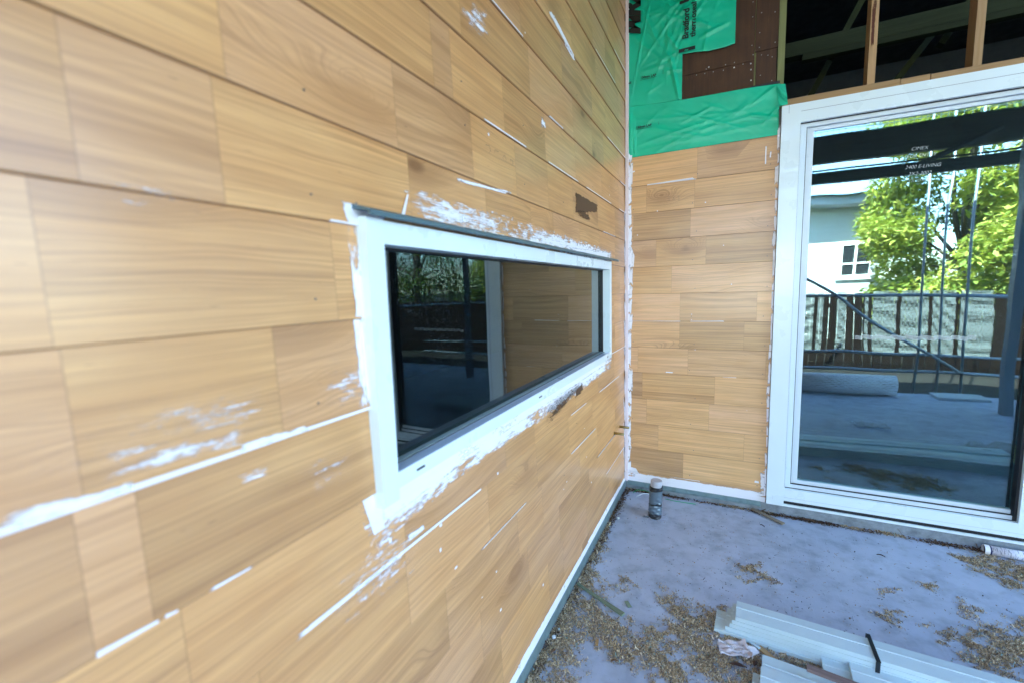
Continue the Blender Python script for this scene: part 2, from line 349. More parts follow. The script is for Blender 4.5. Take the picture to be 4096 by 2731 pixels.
# back wall
WB = .8874
bw = empty('clad_wall', (.45, 0, 0), 'short wall of timber board courses between inside corner and white glass door', 'wall')
def rel(o, p): o.parent = p; o.matrix_parent_inverse = Matrix.Translation(p.location).inverted(); return o
JB = {0: [.445], 1: [.135, .432], 2: [.051, .41], 3: [.20, .505], 4: [.30], 5: [.355, .80], 6: [.355, .735], 7: [.085, .41, .86], 8: [.115, .575], 9: [.145, .545], 10: [.225, .755], 11: [.39]}
mb = MB()
for k in range(0, 13):
    lo, hi = Z[k+1], Z[k]
    if k == 0: hi += .012
    if k == 12: lo = .058
    js = [.019] + JB.get(k, [.5]) + [WB]
    for a, b in zip(js[:-1], js[1:]):
        rnd = (random.random(), random.random(), random.random(), 1); uvo = (random.random()*30, random.random()*20)
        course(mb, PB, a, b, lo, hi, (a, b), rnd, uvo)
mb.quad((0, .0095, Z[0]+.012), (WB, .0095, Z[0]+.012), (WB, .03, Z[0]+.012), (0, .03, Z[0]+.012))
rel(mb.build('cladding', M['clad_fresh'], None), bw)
rel(MB().box(-.2, .0145, .0, WB-.004, .03, 2.32).build('wall_sheet', M['ply'], None), bw)
rel(MB().box(.014, -.0035, .036, .86, -.002, .062).box(.014, -.0165, .0335, .862, -.0035, .036).build('base_strip', M['galv'], None), bw)
# nail heads
def nail(parent, loc, axis, r=.0032, mat=None):
    m_ = MB(); d = Vector(axis)
    m_.tube([Vector((0, 0, 0)), d*.0012], r, 8)
    o = m_.build('nail_head', mat or M['nail'], None, loc=loc)
    return rel(o, parent)
M['nail'] = flat('nail_steel', (.09, .10, .12), .4, Metallic=.6)
M['nail_bright'] = flat('bright_nail', (.75, .77, .78), .35, Metallic=.5)
for y, z in ((-2.550, 1.799), (-2.552, 1.628), (-2.560, 1.448), (-2.449, 1.629), (-2.031, 1.901), (-1.652, 2.015), (-1.655, 1.818), (-2.045, 2.007), (-1.753, 1.693), (-2.026, 1.644), (-1.255, 1.821), (-2.572, 1.265), (-1.292, .613), (-.72, .62), (-1.1, .80), (-.8, 1.97), (-.75, 2.2), (-.3, 2.1), (-1.05, 2.33), (-.42, .82)):
    nail(cw, (-prof(z, DL)-.0002, y, z), (1, 0, 0), .0020)
for k in range(0, 12):
    for x in (.045, .43 if k % 2 else .45, .845):
        zz = Z[k+1]+.03+random.random()*.006
        nail(bw, (x+random.uniform(-.01, .01), prof(zz)+.0002, zz), (0, -1, 0), .0026)
# -------- primer smears
class Smear(MB):
    nrm = (1, 0, 0); k = 0
    def patch(s, q, place, dens=.8, streak=.4, edge=.4, n=(14, 14), flip=False):
        """q = four (s,z) corners TL TR BR BL; place((s,z)) -> point"""
        q = [Vector(p) for p in q]; nu, nv = n; o = random.random()*40; s.k += 1; off = Vector(s.nrm)*(.0002*(s.k % 9))
        for i in range(nu):
            for j in range(nv):
                P = []; U = []; E = []
                for (a, b) in ((i, j), (i+1, j), (i+1, j+1), (i, j+1)):
                    a /= nu; b /= nv
                    p = (q[3].lerp(q[2], a)).lerp(q[0].lerp(q[1], a), b)
                    P.append(Vector(place(p))+off); U.append((p[1]+o, p[0]) if flip else (p[0]+o, p[1])); E.append((a, b))
                s.quad(*P, uv=tuple(U), col=(dens, streak, edge, 1), uv2=tuple(E))
plL = lambda p: (-prof(p[1], DL)+.0014, p[0], p[1])
plB = lambda p: (p[0], prof(p[1])-.0014, p[1])
S = Smear()
S.patch([(-2.489, 1.630), (-2.356, 1.620), (-2.404, 1.590), (-2.475, 1.585)], plL, 1.0, .25, .25)
S.patch([(-2.474, 1.584), (-2.425, 1.588), (-2.425, 1.216), (-2.479, 1.227)], plL, .78, .35, .5, (10, 40), True)
S.patch([(-2.458, 1.50), (-2.43, 1.50), (-2.43, 1.216), (-2.458, 1.225)], plL, 1.05, .1, .15, (6, 30), True)
S.patch([(-2.305, 1.690), (-1.78, 1.695), (-1.80, 1.605), (-2.300, 1.612)], plL, .66, .8, .8, (30, 12))
S.patch([(-2.22, 1.665), (-2.05, 1.668), (-2.02, 1.63), (-2.24, 1.64)], plL, .9, .4, .9, (20, 10))
S.patch([(-1.86, 1.692), (-.405, 1.676), (-.40, 1.60), (-1.86, 1.600)], plL, .70, .8, .65, (60, 12))
S.patch([(-1.2, 1.635), (-.42, 1.662), (-.40, 1.60), (-1.2, 1.600)], plL, .95, .35, .4, (40, 10))
S.patch([(-2.296, 1.673), (-2.291, 1.673), (-2.315, 1.612), (-2.328, 1.612)], plL, 1.5, 0, .02, (2, 8))
S.patch([(-2.50, 1.04), (-2.12, 1.045), (-2.124, .945), (-2.47, .925)], plL, .80, .6, .6, (30, 20))
S.patch([(-2.45, 1.04), (-2.0, 1.045), (-2.0, .985), (-2.45, .965)], plL, 1.1, .25, .3, (30, 14))
S.patch([(-2.14, 1.045), (-1.589, 1.045), (-1.593, .945), (-2.13, .948)], plL, .82, .55, .5, (30, 20))
S.patch([(-1.65, 1.045), (-.398, 1.06), (-.400, .955), (-1.65, .940)], plL, .80, .5, .5, (50, 20))
S.patch([(-1.9, 1.045), (-.41, 1.06), (-.41, .998), (-1.9, .99)], plL, 1.05, .25, .3, (50, 14))
S.patch([(-2.484, 1.041), (-2.435, 1.041), (-2.430, .955), (-2.462, .955)], plL, 1.5, 0, .06, (6, 12))
def caulk(y0, y1, k, h, dens=1.3, edge=.25, up=True):
    z0 = Z[k]+DL
    S.patch([(y0, z0+h), (y1, z0+h*.55), (y1, z0-.0005), (y0, z0-.0005)], plL, dens, .1, edge, (40, 4))
caulk(-3.2, -2.43, 6, .012, 1.5, .04); caulk(-2.73, -2.60, 6, .020, .9, .6); caulk(-2.96, -2.85, 6, .025, .7, .6)
caulk(-2.63, -2.03, 8, .012, 1.5, .05); caulk(-2.66, -2.5, 8, .012, 1.0, .5)
caulk(-2.905, -2.842, 7, .009, 1.3, .1); caulk(-2.835, -2.82, 7, .006, 1.2, .2); caulk(-2.78, -2.715, 7, .006, 1.0, .4)
caulk(-.42, -.02, 7, .006, 1.4, .1); caulk(-.70, -.21, 8, .006, 1.4, .1); caulk(-1.20, -.78, 9, .006, 1.3, .1); caulk(-.75, -.3, 10, .005, 1.1, .2)
caulk(-1.75, -1.45, 7, .006, 1.0, .3); caulk(-1.2, -.95, 8, .005, 1.1, .2); caulk(-.55, -.08, 11, .006, 1.2, .2); caulk(-.6, -.3, 3, .003, 1.0, .2); caulk(-.2, -.03, 11, .010, 1.3, .1)
caulk(-2.52, -2.32, 4, .004, 1.2, .2); caulk(-2.05, -1.7, 9, .004, .9, .3)
for k in range(-7, 3):     # thin primed edges on the upper laps
    y = -2.6
    while y < -.1:
        L_ = random.uniform(.15, .6)
        if random.random() < .35: S.patch([(y, Z[k]+DL+.0045), (y+L_, Z[k]+DL+.0045), (y+L_, Z[k]+DL), (y, Z[k]+DL)], plL, random.uniform(.8, 1.1), .2, .15, (12, 2))
        y += L_+random.uniform(.05, .3)
for q, d, s_, e in (([(-2.93, 1.34), (-2.62, 1.33), (-2.62, 1.238), (-2.94, 1.238)], .20, .6, .9), ([(-2.56, 1.34), (-2.44, 1.335), (-2.44, 1.239), (-2.57, 1.24)], .34, .5, .9), ([(-2.90, 1.275), (-2.66, 1.262), (-2.66, 1.236), (-2.91, 1.236)], .48, .4, .9),
                    ([(-1.400, 2.505), (-1.354, 2.528), (-1.058, 2.476), (-1.09, 2.464)], 1.2, .1, .4), ([(-2.05, 2.20), (-1.87, 2.29), (-1.86, 2.19), (-2.01, 2.14)], .42, .7, .8), ([(-2.727, 1.19), (-2.67, 1.188), (-2.672, 1.168), (-2.728, 1.17)], .62, .5, .8),
                    ([(-2.09, 1.752), (-1.77, 1.772), (-1.77, 1.762), (-2.09, 1.742)], .8, .2, .4), ([(-1.49, 2.10), (-1.44, 2.10), (-1.44, 2.06), (-1.49, 2.06)], .6, .5, .6), ([(-2.6, .95), (-2.3, .94), (-2.3, .78), (-2.6, .80)], .28, .6, .8),
                    ([(-2.62, 1.17), (-2.5, 1.17), (-2.5, 1.09), (-2.62, 1.09)], .22, .5, .9), ([(-2.47, .945), (-2.40, .945), (-2.40, .90), (-2.47, .90)], .4, .5, .8), ([(-2.36, .90), (-2.3, .90), (-2.3, .885), (-2.36, .885)], 1., .3, .6), ([(-2.9, 1.62), (-2.7, 1.60), (-2.7, 1.56), (-2.9, 1.57)], .12, .5, .8)):
    S.patch(q, plL, d, s_, e, (16, 16))
for _ in range(26):        # stray dabs
    y = random.uniform(-2.7, -.05); z = random.choice([random.uniform(.2, 1.0), random.uniform(.2, 1.0), random.uniform(1.65, 2.7)]); a = random.uniform(.003, .012); h = random.uniform(.002, .01)
    S.patch([(y, z+h), (y+a, z+h*1.2), (y+a, z), (y, z)], plL, 1.2, .3, .6, (2, 2))
# ragged white foot strip and corner edges
y = -5.0
while y < 0:
    L_ = random.uniform(.25, .5); h = random.uniform(.030, .048)
    S.patch([(y, .062+h), (min(y+L_+.05, -.02), .062+h*random.uniform(.8, 1.1)), (min(y+L_+.05, -.02), .0655), (y, .0655)], plL, 1.25, .35, .28, (24, 6)); y += L_
S.patch([(-3.4, .085), (-.02, .085), (-.02, .0655), (-3.4, .0655)], plL, 1.6, 0, .02, (40, 3))
z = .06
while z < 1.95:
    h = random.uniform(.1, .2); wd = random.uniform(.014, .028)
    S.patch([(-.017-wd, z+h), (-.017, z+h), (-.017, z), (-.017-wd, z)], plL, random.uniform(.75, 1.0), .3, .8, (4, 12), True); z += h*.9
S.build('primer_smears', M['primer'], cw)
S = Smear(); S.patch([(-1.085, 1.895), (-.70, 1.895), (-.705, 1.855), (-1.095, 1.80)], plL, 1.3, .55, .35, (30, 16)); S.patch([(-1.07, 1.82), (-.85, 1.83), (-.85, 1.79), (-1.06, 1.785)], plL, .7, .8, .6, (20, 10))
S.patch([(-1.5, .985), (-1.05, .998), (-1.05, .965), (-1.5, .90)], plL, .75, .6, .6, (30, 12)); S.patch([(-1.13, .97), (-1.0, .99), (-1.0, .94), (-1.13, .93)], plL, .9, .5, .5, (12, 8))
S.build('brown_stain', M['brownfill'], cw)
S = Smear(); S.nrm = (0, -1, 0); z = .08
while z < 2.30:
    h = random.uniform(.05, .17); wd = random.uniform(.014, .032)
    S.patch([(.018, z+h), (.018+wd, z+h), (.018+wd*random.uniform(.6, 1.2), z), (.018, z)], plB, random.uniform(.95, 1.25), .25, .7, (6, 14), True); z += h
S.patch([(.018, 1.77), (.06, 1.66), (.055, 1.585), (.018, 1.58)], plB, 1.3, .1, .2, (8, 8))
S.patch([(.018, .165), (.075, .158), (.10, .12), (.018, .12)], plB, 1.4, .15, .15, (10, 6))
S.patch([(.018, .122), (WB, .122), (WB, .060), (.018, .060)], plB, 1.12, .35, .25, (60, 8)); S.patch([(.018, .092), (WB, .092), (WB, .060), (.018, .060)], plB, 1.6, 0, .02, (60, 6))
z = .1
while z < 2.30:
    h = random.uniform(.06, .2); wd = random.uniform(.008, .02)
    S.patch([(WB-wd, z+h), (WB, z+h), (WB, z), (WB-wd*random.uniform(.5, 1.3), z)], plB, random.uniform(.6, 1.1), .3, .4, (4, 12), True); z += h
S.patch([(WB-.035, .26), (WB, .27), (WB, .12), (WB-.03, .12)], plB, .98, .2, .6, (8, 12)); S.patch([(WB-.065, .195), (WB-.04, .195), (WB-.04, .18), (WB-.065, .18)], plB, 1.3, .1, .6, (4, 4))
for (x0, x1, k, h) in ((.14, .44, 1, .012), (.02, .36, 6, .003), (.42, .62, 6, .006), (.62, .70, 8, .003), (.30, .50, 12, .004)):
    S.patch([(x0, Z[k]+h*.4), (x1, Z[k]+h), (x1, Z[k]-.001), (x0, Z[k]-.001)], plB, 1.3, .2, .2, (20, 3))
for q in ([(.815, 2.255), (.822, 2.255), (.822, 2.14), (.815, 2.14)], [(.84, 2.22), (.848, 2.22), (.846, 2.18), (.838, 2.18)], [(.04, 2.27), (.047, 2.28), (.044, 2.13), (.037, 2.13)], [(.03, 2.215), (.06, 2.22), (.06, 2.21), (.03, 2.205)], [(.27, .875), (.32, .875), (.32, .867), (.27, .867)]):
    S.patch(q, plB, .95, .5, .3, (4, 10))
for _ in range(9):
    x = random.uniform(.05, .85); z = random.uniform(.2, 2.2); a = random.uniform(.003, .008)
    S.patch([(x, z+a), (x+a, z+a), (x+a, z), (x, z)], plB, 1.2, .2, .6, (2, 2))
rel(S.build('primer_smears', M['primer'], None), bw)
# writing helper
def text(name, body, mat, parent, right, up, origin, size, depth=.0003, shear=0, bold=0, align='LEFT', sx=1.):
    cu = bpy.data.curves.new(name, 'FONT'); cu.body = body; cu.size = size; cu.extrude = depth; cu.shear = shear; cu.offset = bold; cu.align_x = align
    tmp = bpy.data.objects.new(name, cu); C.objects.link(tmp)
    dg = bpy.context.evaluated_depsgraph_get(); me = bpy.data.meshes.new_from_object(tmp.evaluated_get(dg)); bpy.data.objects.remove(tmp)
    right = Vector(right).normalized(); up = Vector(up).normalized(); n = right.cross(up)
    me.transform(Matrix.Translation(origin) @ Matrix((right, up, n)).transposed().to_4x4() @ Matrix.Diagonal((sx, 1, 1, 1)))
    me.materials.clear(); me.materials.append(mat)
    o = bpy.data.objects.new(name, me); C.objects.link(o)
    return rel(o, parent) if parent else o
M['pencil'] = flat('pencil', (.16, .11, .08), .7)
def stroke(mbx, pts, r): mbx.tube(pts, r, 5)
# pencilled number 3589 on the long wall, strokes in (y,z)
mbp = MB()
G3 = {'3': [(0, 1), (.5, 1.05), (.75, .8), (.3, .55), (.7, .35), (.6, .05), (.1, 0)], '5': [(.7, 1), (.1, 1), (.1, .6), (.6, .55), (.6, .1), (0, 0)], '8': [(.5, .5), (.1, .8), (.4, 1), (.7, .8), (.1, .2), (.4, -.1), (.7, .15), (.4, .5)], '9': [(.6, .9), (.2, .95), (.15, .6), (.6, .65), (.62, .95), (.6, .2), (.62, -.35)]}
for i, ch in enumerate('3589'):
    stroke(mbp, [(-prof(1.9, DL)+.0006, -1.92+i*.052+a*.04, 1.83+b*.05) for a, b in G3[ch]], .0007)
mbp.build('pencil_number', M['pencil'], cw)
mbp = MB()
for i, ch in enumerate('589'):
    stroke(mbp, [(.27+i*.028+a*.02, prof(2.02)-.0006, 2.0+b*.026) for a, b in G3[ch]], .0005)
rel(mbp.build('pencil_number', M['pencil'], None), bw)
# ================================================================== WINDOW
win = empty('horizontal_window', (0, -1.47, 1.05), 'wide low white framed window set in the long timber wall', 'window')
F = M['frame']
fr = MB()
fr.box(-.05, -2.449, 1.012, .021, -2.402, 1.603)      # near jamb
fr.box(-.05, -2.402, 1.554, .020, -.532, 1.601)       # head
fr.box(-.05, -.532, 1.036, .020, -.486, 1.602)        # far jamb
fr.box(-.048, -2.402, 1.036, .020, -.532, 1.0715)     # sill face
rel(fr.build('window_frame', F, None, bevel=.0015), win)
rel(MB().box(-.0125, -2.4, 1.0715, .0195, -.534, 1.0725).build('sill', paint('sill_paint', (.52, .60, .74), .3, .05), None), win)
rel(MB().box(-.0165, -2.402, 1.0715, -.0125, -.533, 1.0732).box(-.034, -.5365, 1.0735, -.020, -.5325, 1.554).box(-.034, -2.402, 1.550, -.022, -.533, 1.5535).build('gasket', M['gasket'], None), win)
rel(MB().box(-.038, -2.402, 1.0725, -.034, -.533, 1.5535).build('glass_pane', M['glass_w'], None), win)
rel(MB().box(-.049, -2.402, 1.0725, -.040, -.533, 1.083).build('inner_bead', paint('inner_bead', (.34, .40, .40), .5), None), win)
hf = MB()
hp = [(-.004, 1.628), (.012, 1.622), (.040, 1.6155), (.0455, 1.612), (.0455, 1.604), (.041, 1.6025), (.038, 1.6055), (.0385, 1.6095), (.010, 1.6165), (-.004, 1.6175)]
y0, y1 = -2.462, -.408
for i in range(len(hp)):
    a, b = hp[i], hp[(i+1) % len(hp)]
    hf.quad((a[0], y0, a[1]), (b[0], y0, b[1]), (b[0], y1, b[1]), (a[0], y1, a[1]))
hf.face([(p[0], y0, p[1]) for p in hp]); hf.face([(p[0], y1, p[1]) for p in hp][::-1])
rel(MB().box(-.034, -2.402, 1.0715, -.0165, -.533, 1.0745).build('glazing_bead', paint('grey_bead', (.30, .38, .41), .4, .15, 20), None), win)
rel(hf.build('head_flashing', M['darkmetal'], None), win)
for y in (-2.34, -1.62, -.60):
    rel(MB().box(.0195, y, 1.050, .0206, y+.03, 1.0555).build('drain_slot', M['gasket'], None), win)
# ================================================================== SLIDING DOOR
D0, D1, DZ0, DZ1 = .890, 6.4, .064, 2.452
dr = empty('sliding_door', (2.1, 0, .064), 'large white framed sliding glass door mirroring the yard', 'door')
def rp(mb_, name, mat, bevel=0): return rel(mb_.build(name, mat, None, bevel=bevel), dr)
fr = MB()
fr.box(D0, -.022, DZ0, .984, .10, DZ1)                # left jamb
fr.box(.984, -.021, 2.349, D1-.09, .10, DZ1)          # head
fr.box(.984, -.021, .100, D1-.09, .10, .178)          # bottom rail
fr.box(.93, -.0205, .064, D1-.02, .09, .078)
fr.box(.93, -.010, .078, D1-.02, .09, .100)
fr.box(D1-.09, -.022, DZ0, D1, .10, DZ1)
rp(fr, 'door_frame', F, .0012)
rp(MB().box(.938, -.0106, .0782, D1-.03, -.0096, .0998), 'drain_slot', M['gasket'])
ln = MB().box(.925, -.0218, 2.407, D1-.1, -.0208, 2.4088).box(.9245, -.0228, 2.407, .9258, -.0218, 2.452)
rp(ln, 'frame_joint', flat('seam_grey', (.22, .25, .3), .6))
rp(MB().box(.9235, -.0218, .1215, D1-.1, -.0208, .1228).box(.9235, -.0228, .098, .9245, -.0218, .122), 'frame_joint', flat('seam_pale', (.5, .55, .6), .6))
# sashes: stepped stiles left of the glass
sash = MB()
sash.box(.986, .012, .172, 1.018, .04, 2.345)
sash.box(1.018, .012, 2.325, 2.024, .04, 2.345); sash.box(1.018, .012, .172, 2.024, .04, .200)
sash.box(1.0215, .03, .204, 1.056, .06, 2.322)
sash.box(1.056, .03, 2.304, 2.024, .06, 2.322); sash.box(1.056, .03, .204, 2.024, .06, .226)
rp(sash, 'sash', paint('sash_white', (.68, .76, .82), .3, .03), .001)
rp(MB().box(.985, .004, .174, .9875, .012, 2.349).box(1.018, .016, .200, 1.0215, .03, 2.326).box(.99, .0, .1755, 2.024, .012, .1785).box(1.02, .018, .2, 2.024, .03, .2035).box(.985, .0, 2.346, 2.02, .012, 2.3492), 'gasket', M['gasket'])
st = MB().box(2.024, -.0215, .1, 2.118, .045, 2.349)
rp(st, 'mullion', F, .0012)
rp(MB().box(2.012, .0, .178, 2.0238, .04, 2.349), 'mullion_seal', M['gasket'])
rp(MB().box(1.056, .040, .226, 2.014, .046, 2.304), 'glass_pane', M['glass'])
rp(MB().box(1.056, .058, .226, 2.014, .0605, 2.304), 'inner_glass', M['glass_w'])
rp(MB().box(2.118, .040, .178, 4.1, .046, 2.349), 'glass_pane', M['glass'])
rp(MB().box(4.1, -.0215, .1, 4.2, .045, 2.349), 'mullion', F, .0012)
rp(MB().box(4.2, .040, .178, D1-.09, .046, 2.349), 'glass_pane', M['glass'])
# marks on the glass
M['glassmark'] = flat('white_glass_marking', (.75, .8, .8), .5)
for i, (s_, x, z, h) in enumerate((('CIMEX', 1.495, 2.128, .026), ('EUR ENTRY', 1.478, 2.092, .026), ('2400 E-LIVING', 1.475, 2.036, .026), ('2X2-3002', 1.49, 2.000, .026), ('T2L OXX', 1.49, 1.965, .022))):
    text('glass_writing', s_, M['glassmark'], dr, (1, 0, -.03), (0, 0, 1), (x, .0393, z), h*.95, .0002, .25, -.0006, sx=.95)
wv = MB()
x = 1.304; i = 0
while x < 1.79:
    dz = .006 if i % 2 else 0
    for r_ in range(4):
        pts = []
        for q in range(9):
            pts.append((x+.034*q/8, .0393, 1.115+dz+r_*.0058+.0018*math.sin(q/8*2*PI_)+(x-1.3)*.01))
        for a, b in zip(pts[:-1], pts[1:]):
            wv.quad((a[0], a[1], a[2]-.0009), (b[0], b[1], b[2]-.0009), (b[0], b[1], b[2]+.0009), (a[0], a[1], a[2]+.0009))
    x += .032; i += 1
rp(wv, 'safety_marking', M['glassmark'])
# packing and shadow gap beside the frame
rp(MB().box(.8878, .004, .07, .8899, .06, 2.45).box(.86, .02, 2.31, .8899, .06, 2.45), 'jamb_packing', wood('grey_packing', (.16, .15, .13), (.08, .08, .07)))
# threshold / slab edge
hob = MB().box(-.6, -.0015, -.1, 6, .3, .0635); o = hob.build('floor', M['rough_conc'], None, kind='structure')
# ================================================================== WRAP, PLY AND FRAMING ABOVE
def hashn(x, y):
    return (math.sin(x*11.3+y*5.1)*.5+math.sin(x*23.7-y*17.3+1.3)*.3+math.sin(x*5.2+y*31+.7)*.35+math.sin((x+y)*47)*.15)
def ridge(x, y, ax, ay, bx_, by, w, h):
    dx, dy = bx_-ax, by-ay; L2 = dx*dx+dy*dy; t_ = max(0, min(1, ((x-ax)*dx+(y-ay)*dy)/L2)); d = math.hypot(x-ax-t_*dx, y-ay-t_*dy)
    return .8*h*max(0, 1-d/(w*1.5))**1.3*(.3+.7*math.sin(PI_*min(1, max(0, t_))))
random.seed(5)
def wrap_sheet(name, poly_top, poly_bot, x0, x1, ybase, amp, ridges, label, nx=150, nz=110):
    """poly_top / poly_bot: z as function of x"""
    m_ = MB(); V = {}
    for i in range(nx+1):
        x = x0+(x1-x0)*i/nx; zt, zb = poly_top(x), poly_bot(x)
        for j in range(nz+1):
            z = zb+(zt-zb)*j/nz
            y = ybase-amp*(.6+.5*hashn(x*1.1, z*.9)+.22*hashn(x*3.1+2, z*3.3))
            for rg in ridges: y -= ridge(x, z, *rg)
            V[i, j] = len(m_.v); m_.v.append((x, min(y, ybase-.0005), z))
    for i in range(nx):
        for j in range(nz): m_.f.append((V[i, j], V[i+1, j], V[i+1, j+1], V[i, j+1]))
    o = m_.build(name, M['wrap'], None, smooth=True)
    sm = o.modifiers.new('thick', 'SOLIDIFY'); sm.thickness = .0008; sm.offset = 1
    return o, lambda x, z: ybase-amp*1.5
def lerpf(pts):
    def f(x):
        for (a, b), (c, d) in zip(pts[:-1], pts[1:]):
            if x <= c: return b+(d-b)*max(0, (x-a))/(c-a)
        return pts[-1][1]
    return f
rg1 = [(random.uniform(.02, .6), random.uniform(2.62, 3.3), random.uniform(.05, .62), random.uniform(2.65, 3.3), random.uniform(.006, .016), random.uniform(.002, .007)) for _ in range(34)]
rg1 += [(.27, 2.90, .33, 2.62, .012, .014), (.24, 2.80, .35, 2.79, .008, .010), (.2, 2.86, .33, 2.90, .008, .009), (.10, 2.86, .3, 2.9, .006, .006), (.45, 2.95, .60, 2.99, .012, .012), (.25, 3.02, .33, 2.90, .012, .008)]
up, _ = wrap_sheet('building_wrap', lambda x: 3.6, lerpf([(0, 2.62), (.345, 2.61), (.3452, 2.61), (.346, 2.61)]), .0, .346, .010, .004, rg1, '')
# upper sheet part to the right of the torn corner
up2, _ = wrap_sheet('wrap_flap', lambda x: 3.6, lerpf([(.3455, 2.878), (.42, 2.872), (.495, 2.858), (.585, 2.858), (.64, 2.866)]), .3455, .638, .010, .004, rg1, '', 110, 90)
tag(up, 'upper creased green building membrane with big black lettering beside dark timber sheeting', 'building wrap')
up2.parent = up
rg2 = [(random.uniform(.02, .85), random.uniform(2.3, 2.6), random.uniform(.05, .87), random.uniform(2.3, 2.6), random.uniform(.008, .02), random.uniform(.001, .004)) for _ in range(22)]
rg2 += [(.035, 2.33, .03, 2.6, .012, .014), (.06, 2.31, .05, 2.55, .01, .008), (.74, 2.5, .86, 2.58, .012, .008), (.73, 2.44, .87, 2.40, .012, .010), (.80, 2.38, .87, 2.46, .01, .006), (.35, 2.47, .52, 2.53, .012, .006)]
low, _ = wrap_sheet('building_wrap', lerpf([(0, 2.63), (.35, 2.606), (.575, 2.600), (.735, 2.596), (.877, 2.586)]), lerpf([(0, 2.305), (.877, 2.304)]), .0, .877, .002, .003, rg2, '', 190, 90)
tag(low, 'lower strip of bright green membrane hanging above the boards left of door head', 'building wrap')
fl = MB(); nn_ = 16
for i in range(nn_):
    for j in range(nn_):
        P = []
        for (a, b) in ((i, j), (i+1, j), (i+1, j+1), (i, j+1)):
            a /= nn_; b /= nn_
            P.append((.857+a*.045+b*.0*(1-a)+(1-b)*.018*(1), -.008-.006*math.sin(a*3.1)*b-.004*math.sin(b*9+a*4), 2.462+b*(.122-.008*a)-(1-a)*(1-b)*.004))
        fl.quad(*P)
fo = fl.build('wrap_flap', M['wrap'], low, smooth=True)
fo.modifiers.new('t', 'SOLIDIFY').thickness = .0008
# lettering, reading upwards
text('lettering', 'Bradford', M['ink'], up, (0.02, 0, 1), (-1, 0, .02), (.3795, -.0135, 2.952), .048, .0004, bold=.0014)
text('lettering', 'thermoseal', M['ink'], up, (0.02, 0, 1), (-1, 0, .02), (.4195, -.0135, 2.953), .0435, .0004, bold=.0011)
text('lettering', 'MRA', M['ink'], up, (0, 0, 1), (-1, 0, 0), (.0865, -.0125, 3.055), .135, .0004, shear=.35, bold=.009)
text('lettering', '150mm LAP', M['ink'], up, (1, 0, -.03), (0, 0, 1), (.0953, -.0125, 2.781), .0195, .0003, bold=.0007)
MB().box(.095, -.0128, 2.7725, .195, -.0122, 2.7742).build('printed_line', M['ink'], up)
text('lettering', 'NE', M['ink'], up, (1, 0, 0), (0, 0, 1), (.012, -.0125, 2.765), .02, .0003, bold=.0004)
text('lettering', '150mm LAP', M['ink'], low, (1, 0, 0), (0, 0, 1), (.0683, -.0095, 2.481), .0195, .0003, bold=.0007)
MB().box(.068, -.0098, 2.4735, .170, -.0092, 2.4752).build('printed_line', M['ink'], low)
for q in range(3):
    MB().box(.232, -.013, 2.782+q*.008, .237, -.0125, 2.784+q*.008).build('printed_line', M['ink'], up)
    MB().box(.208, -.0098, 2.482+q*.006, .213, -.0093, 2.484+q*.006).build('printed_line', M['ink'], low)
sl_ = MB(); n_ = 14
pts = [(.351+.012*math.cos(a)*1., 0) for a in (0,)]
cap_ = []
for a in range(n_+1): cap_.append((.335+.0085*math.cos(PI_/2+a*PI_/n_), -.0135, 3.166+.0085*math.sin(PI_/2+a*PI_/n_)))
for a in range(n_+1): cap_.append((.375+.0085*math.cos(-PI_/2+a*PI_/n_), -.0135, 3.170+.0085*math.sin(-PI_/2+a*PI_/n_)))
sl_.face(cap_); sl_.build('printed_mark', M['ink'], up)
lb = MB().box(.326, -.0150, 2.880, .421, -.0142, 2.9); lb.build('black_label', M['ink'], up)
text('lettering', '~', M['wrap'], up, (1, 0, .02), (0, 0, 1), (.360, -.0152, 2.876), .035, .0003, bold=.001)
MB().box(.73, .001, 2.590, .876, .004, 2.604).build('tape', M['tape_black'], low)
# plywood sheets
def sheet(x0, z0, x1, z1, y, label, nails, bx2=None):
    o = empty('plywood_sheet', ((x0+x1)/2, y, z0), label, 'plywood sheet', None)
    rel(MB().box(x0, y, z0, x1, y+.009, z1).build('panel', M['ply'], None, bevel=.0008), o)
    for (nx_, nz_, br_) in nails: nail(o, (nx_, y-.0002, nz_), (0, -1, 0), .0042 if br_ else .003, M['nail_bright'] if br_ else M['nail_grey'])
    return o
M['nail_grey'] = flat('grey_nail', (.34, .36, .36), .4, Metallic=.4)
sheet(.30, 2.757, .7425, 3.7, .028, 'dark brown plywood sheet directly right of the upper green membrane', [(.727, 3.078, 0), (.727, 2.997, 0), (.728, 2.841, 0), (.736, 2.788, 0), (.638, 2.768, 0), (.497, 2.775, 1), (.483, 2.767, 0), (.590, 2.767, 0)])
sheet(.30, 2.35, .7425, 2.7545, .028, 'stained brown plywood offcut above the lower green strip with bright nails', [(.637, 2.740, 1), (.684, 2.748, 0), (.725, 2.741, 1), (.727, 2.707, 1), (.729, 2.647, 1), (.428, 2.745, 0), (.475, 2.743, 0), (.523, 2.742, 0), (.579, 2.738, 0)])
sheet(.7455, 2.800, .862, 3.7, .028, 'tall reddish plywood strip beside the greenish stud', [(.772, 3.007, 0), (.766, 2.901, 0), (.767, 2.82, 0), (.840, 2.992, 0), (.846, 2.828, 0)])
sheet(.752, 2.35, .857, 2.797, .028, 'narrow brown plywood piece low beside green stud with dark gaps each side', [(.779, 2.776, 0), (.777, 2.664, 0), (.836, 2.622, 0), (.834, 2.752, 0), (.812, 2.766, 0)])
def timber(name, mat, x0, y0, z0, x1, y1, z1, label, cat='timber', group=None, bevel=.002):
    o = MB().box(x0, y0, z0, x1, y1, z1).build(name, mat, None, bevel=bevel); return tag(o, label, cat, group)
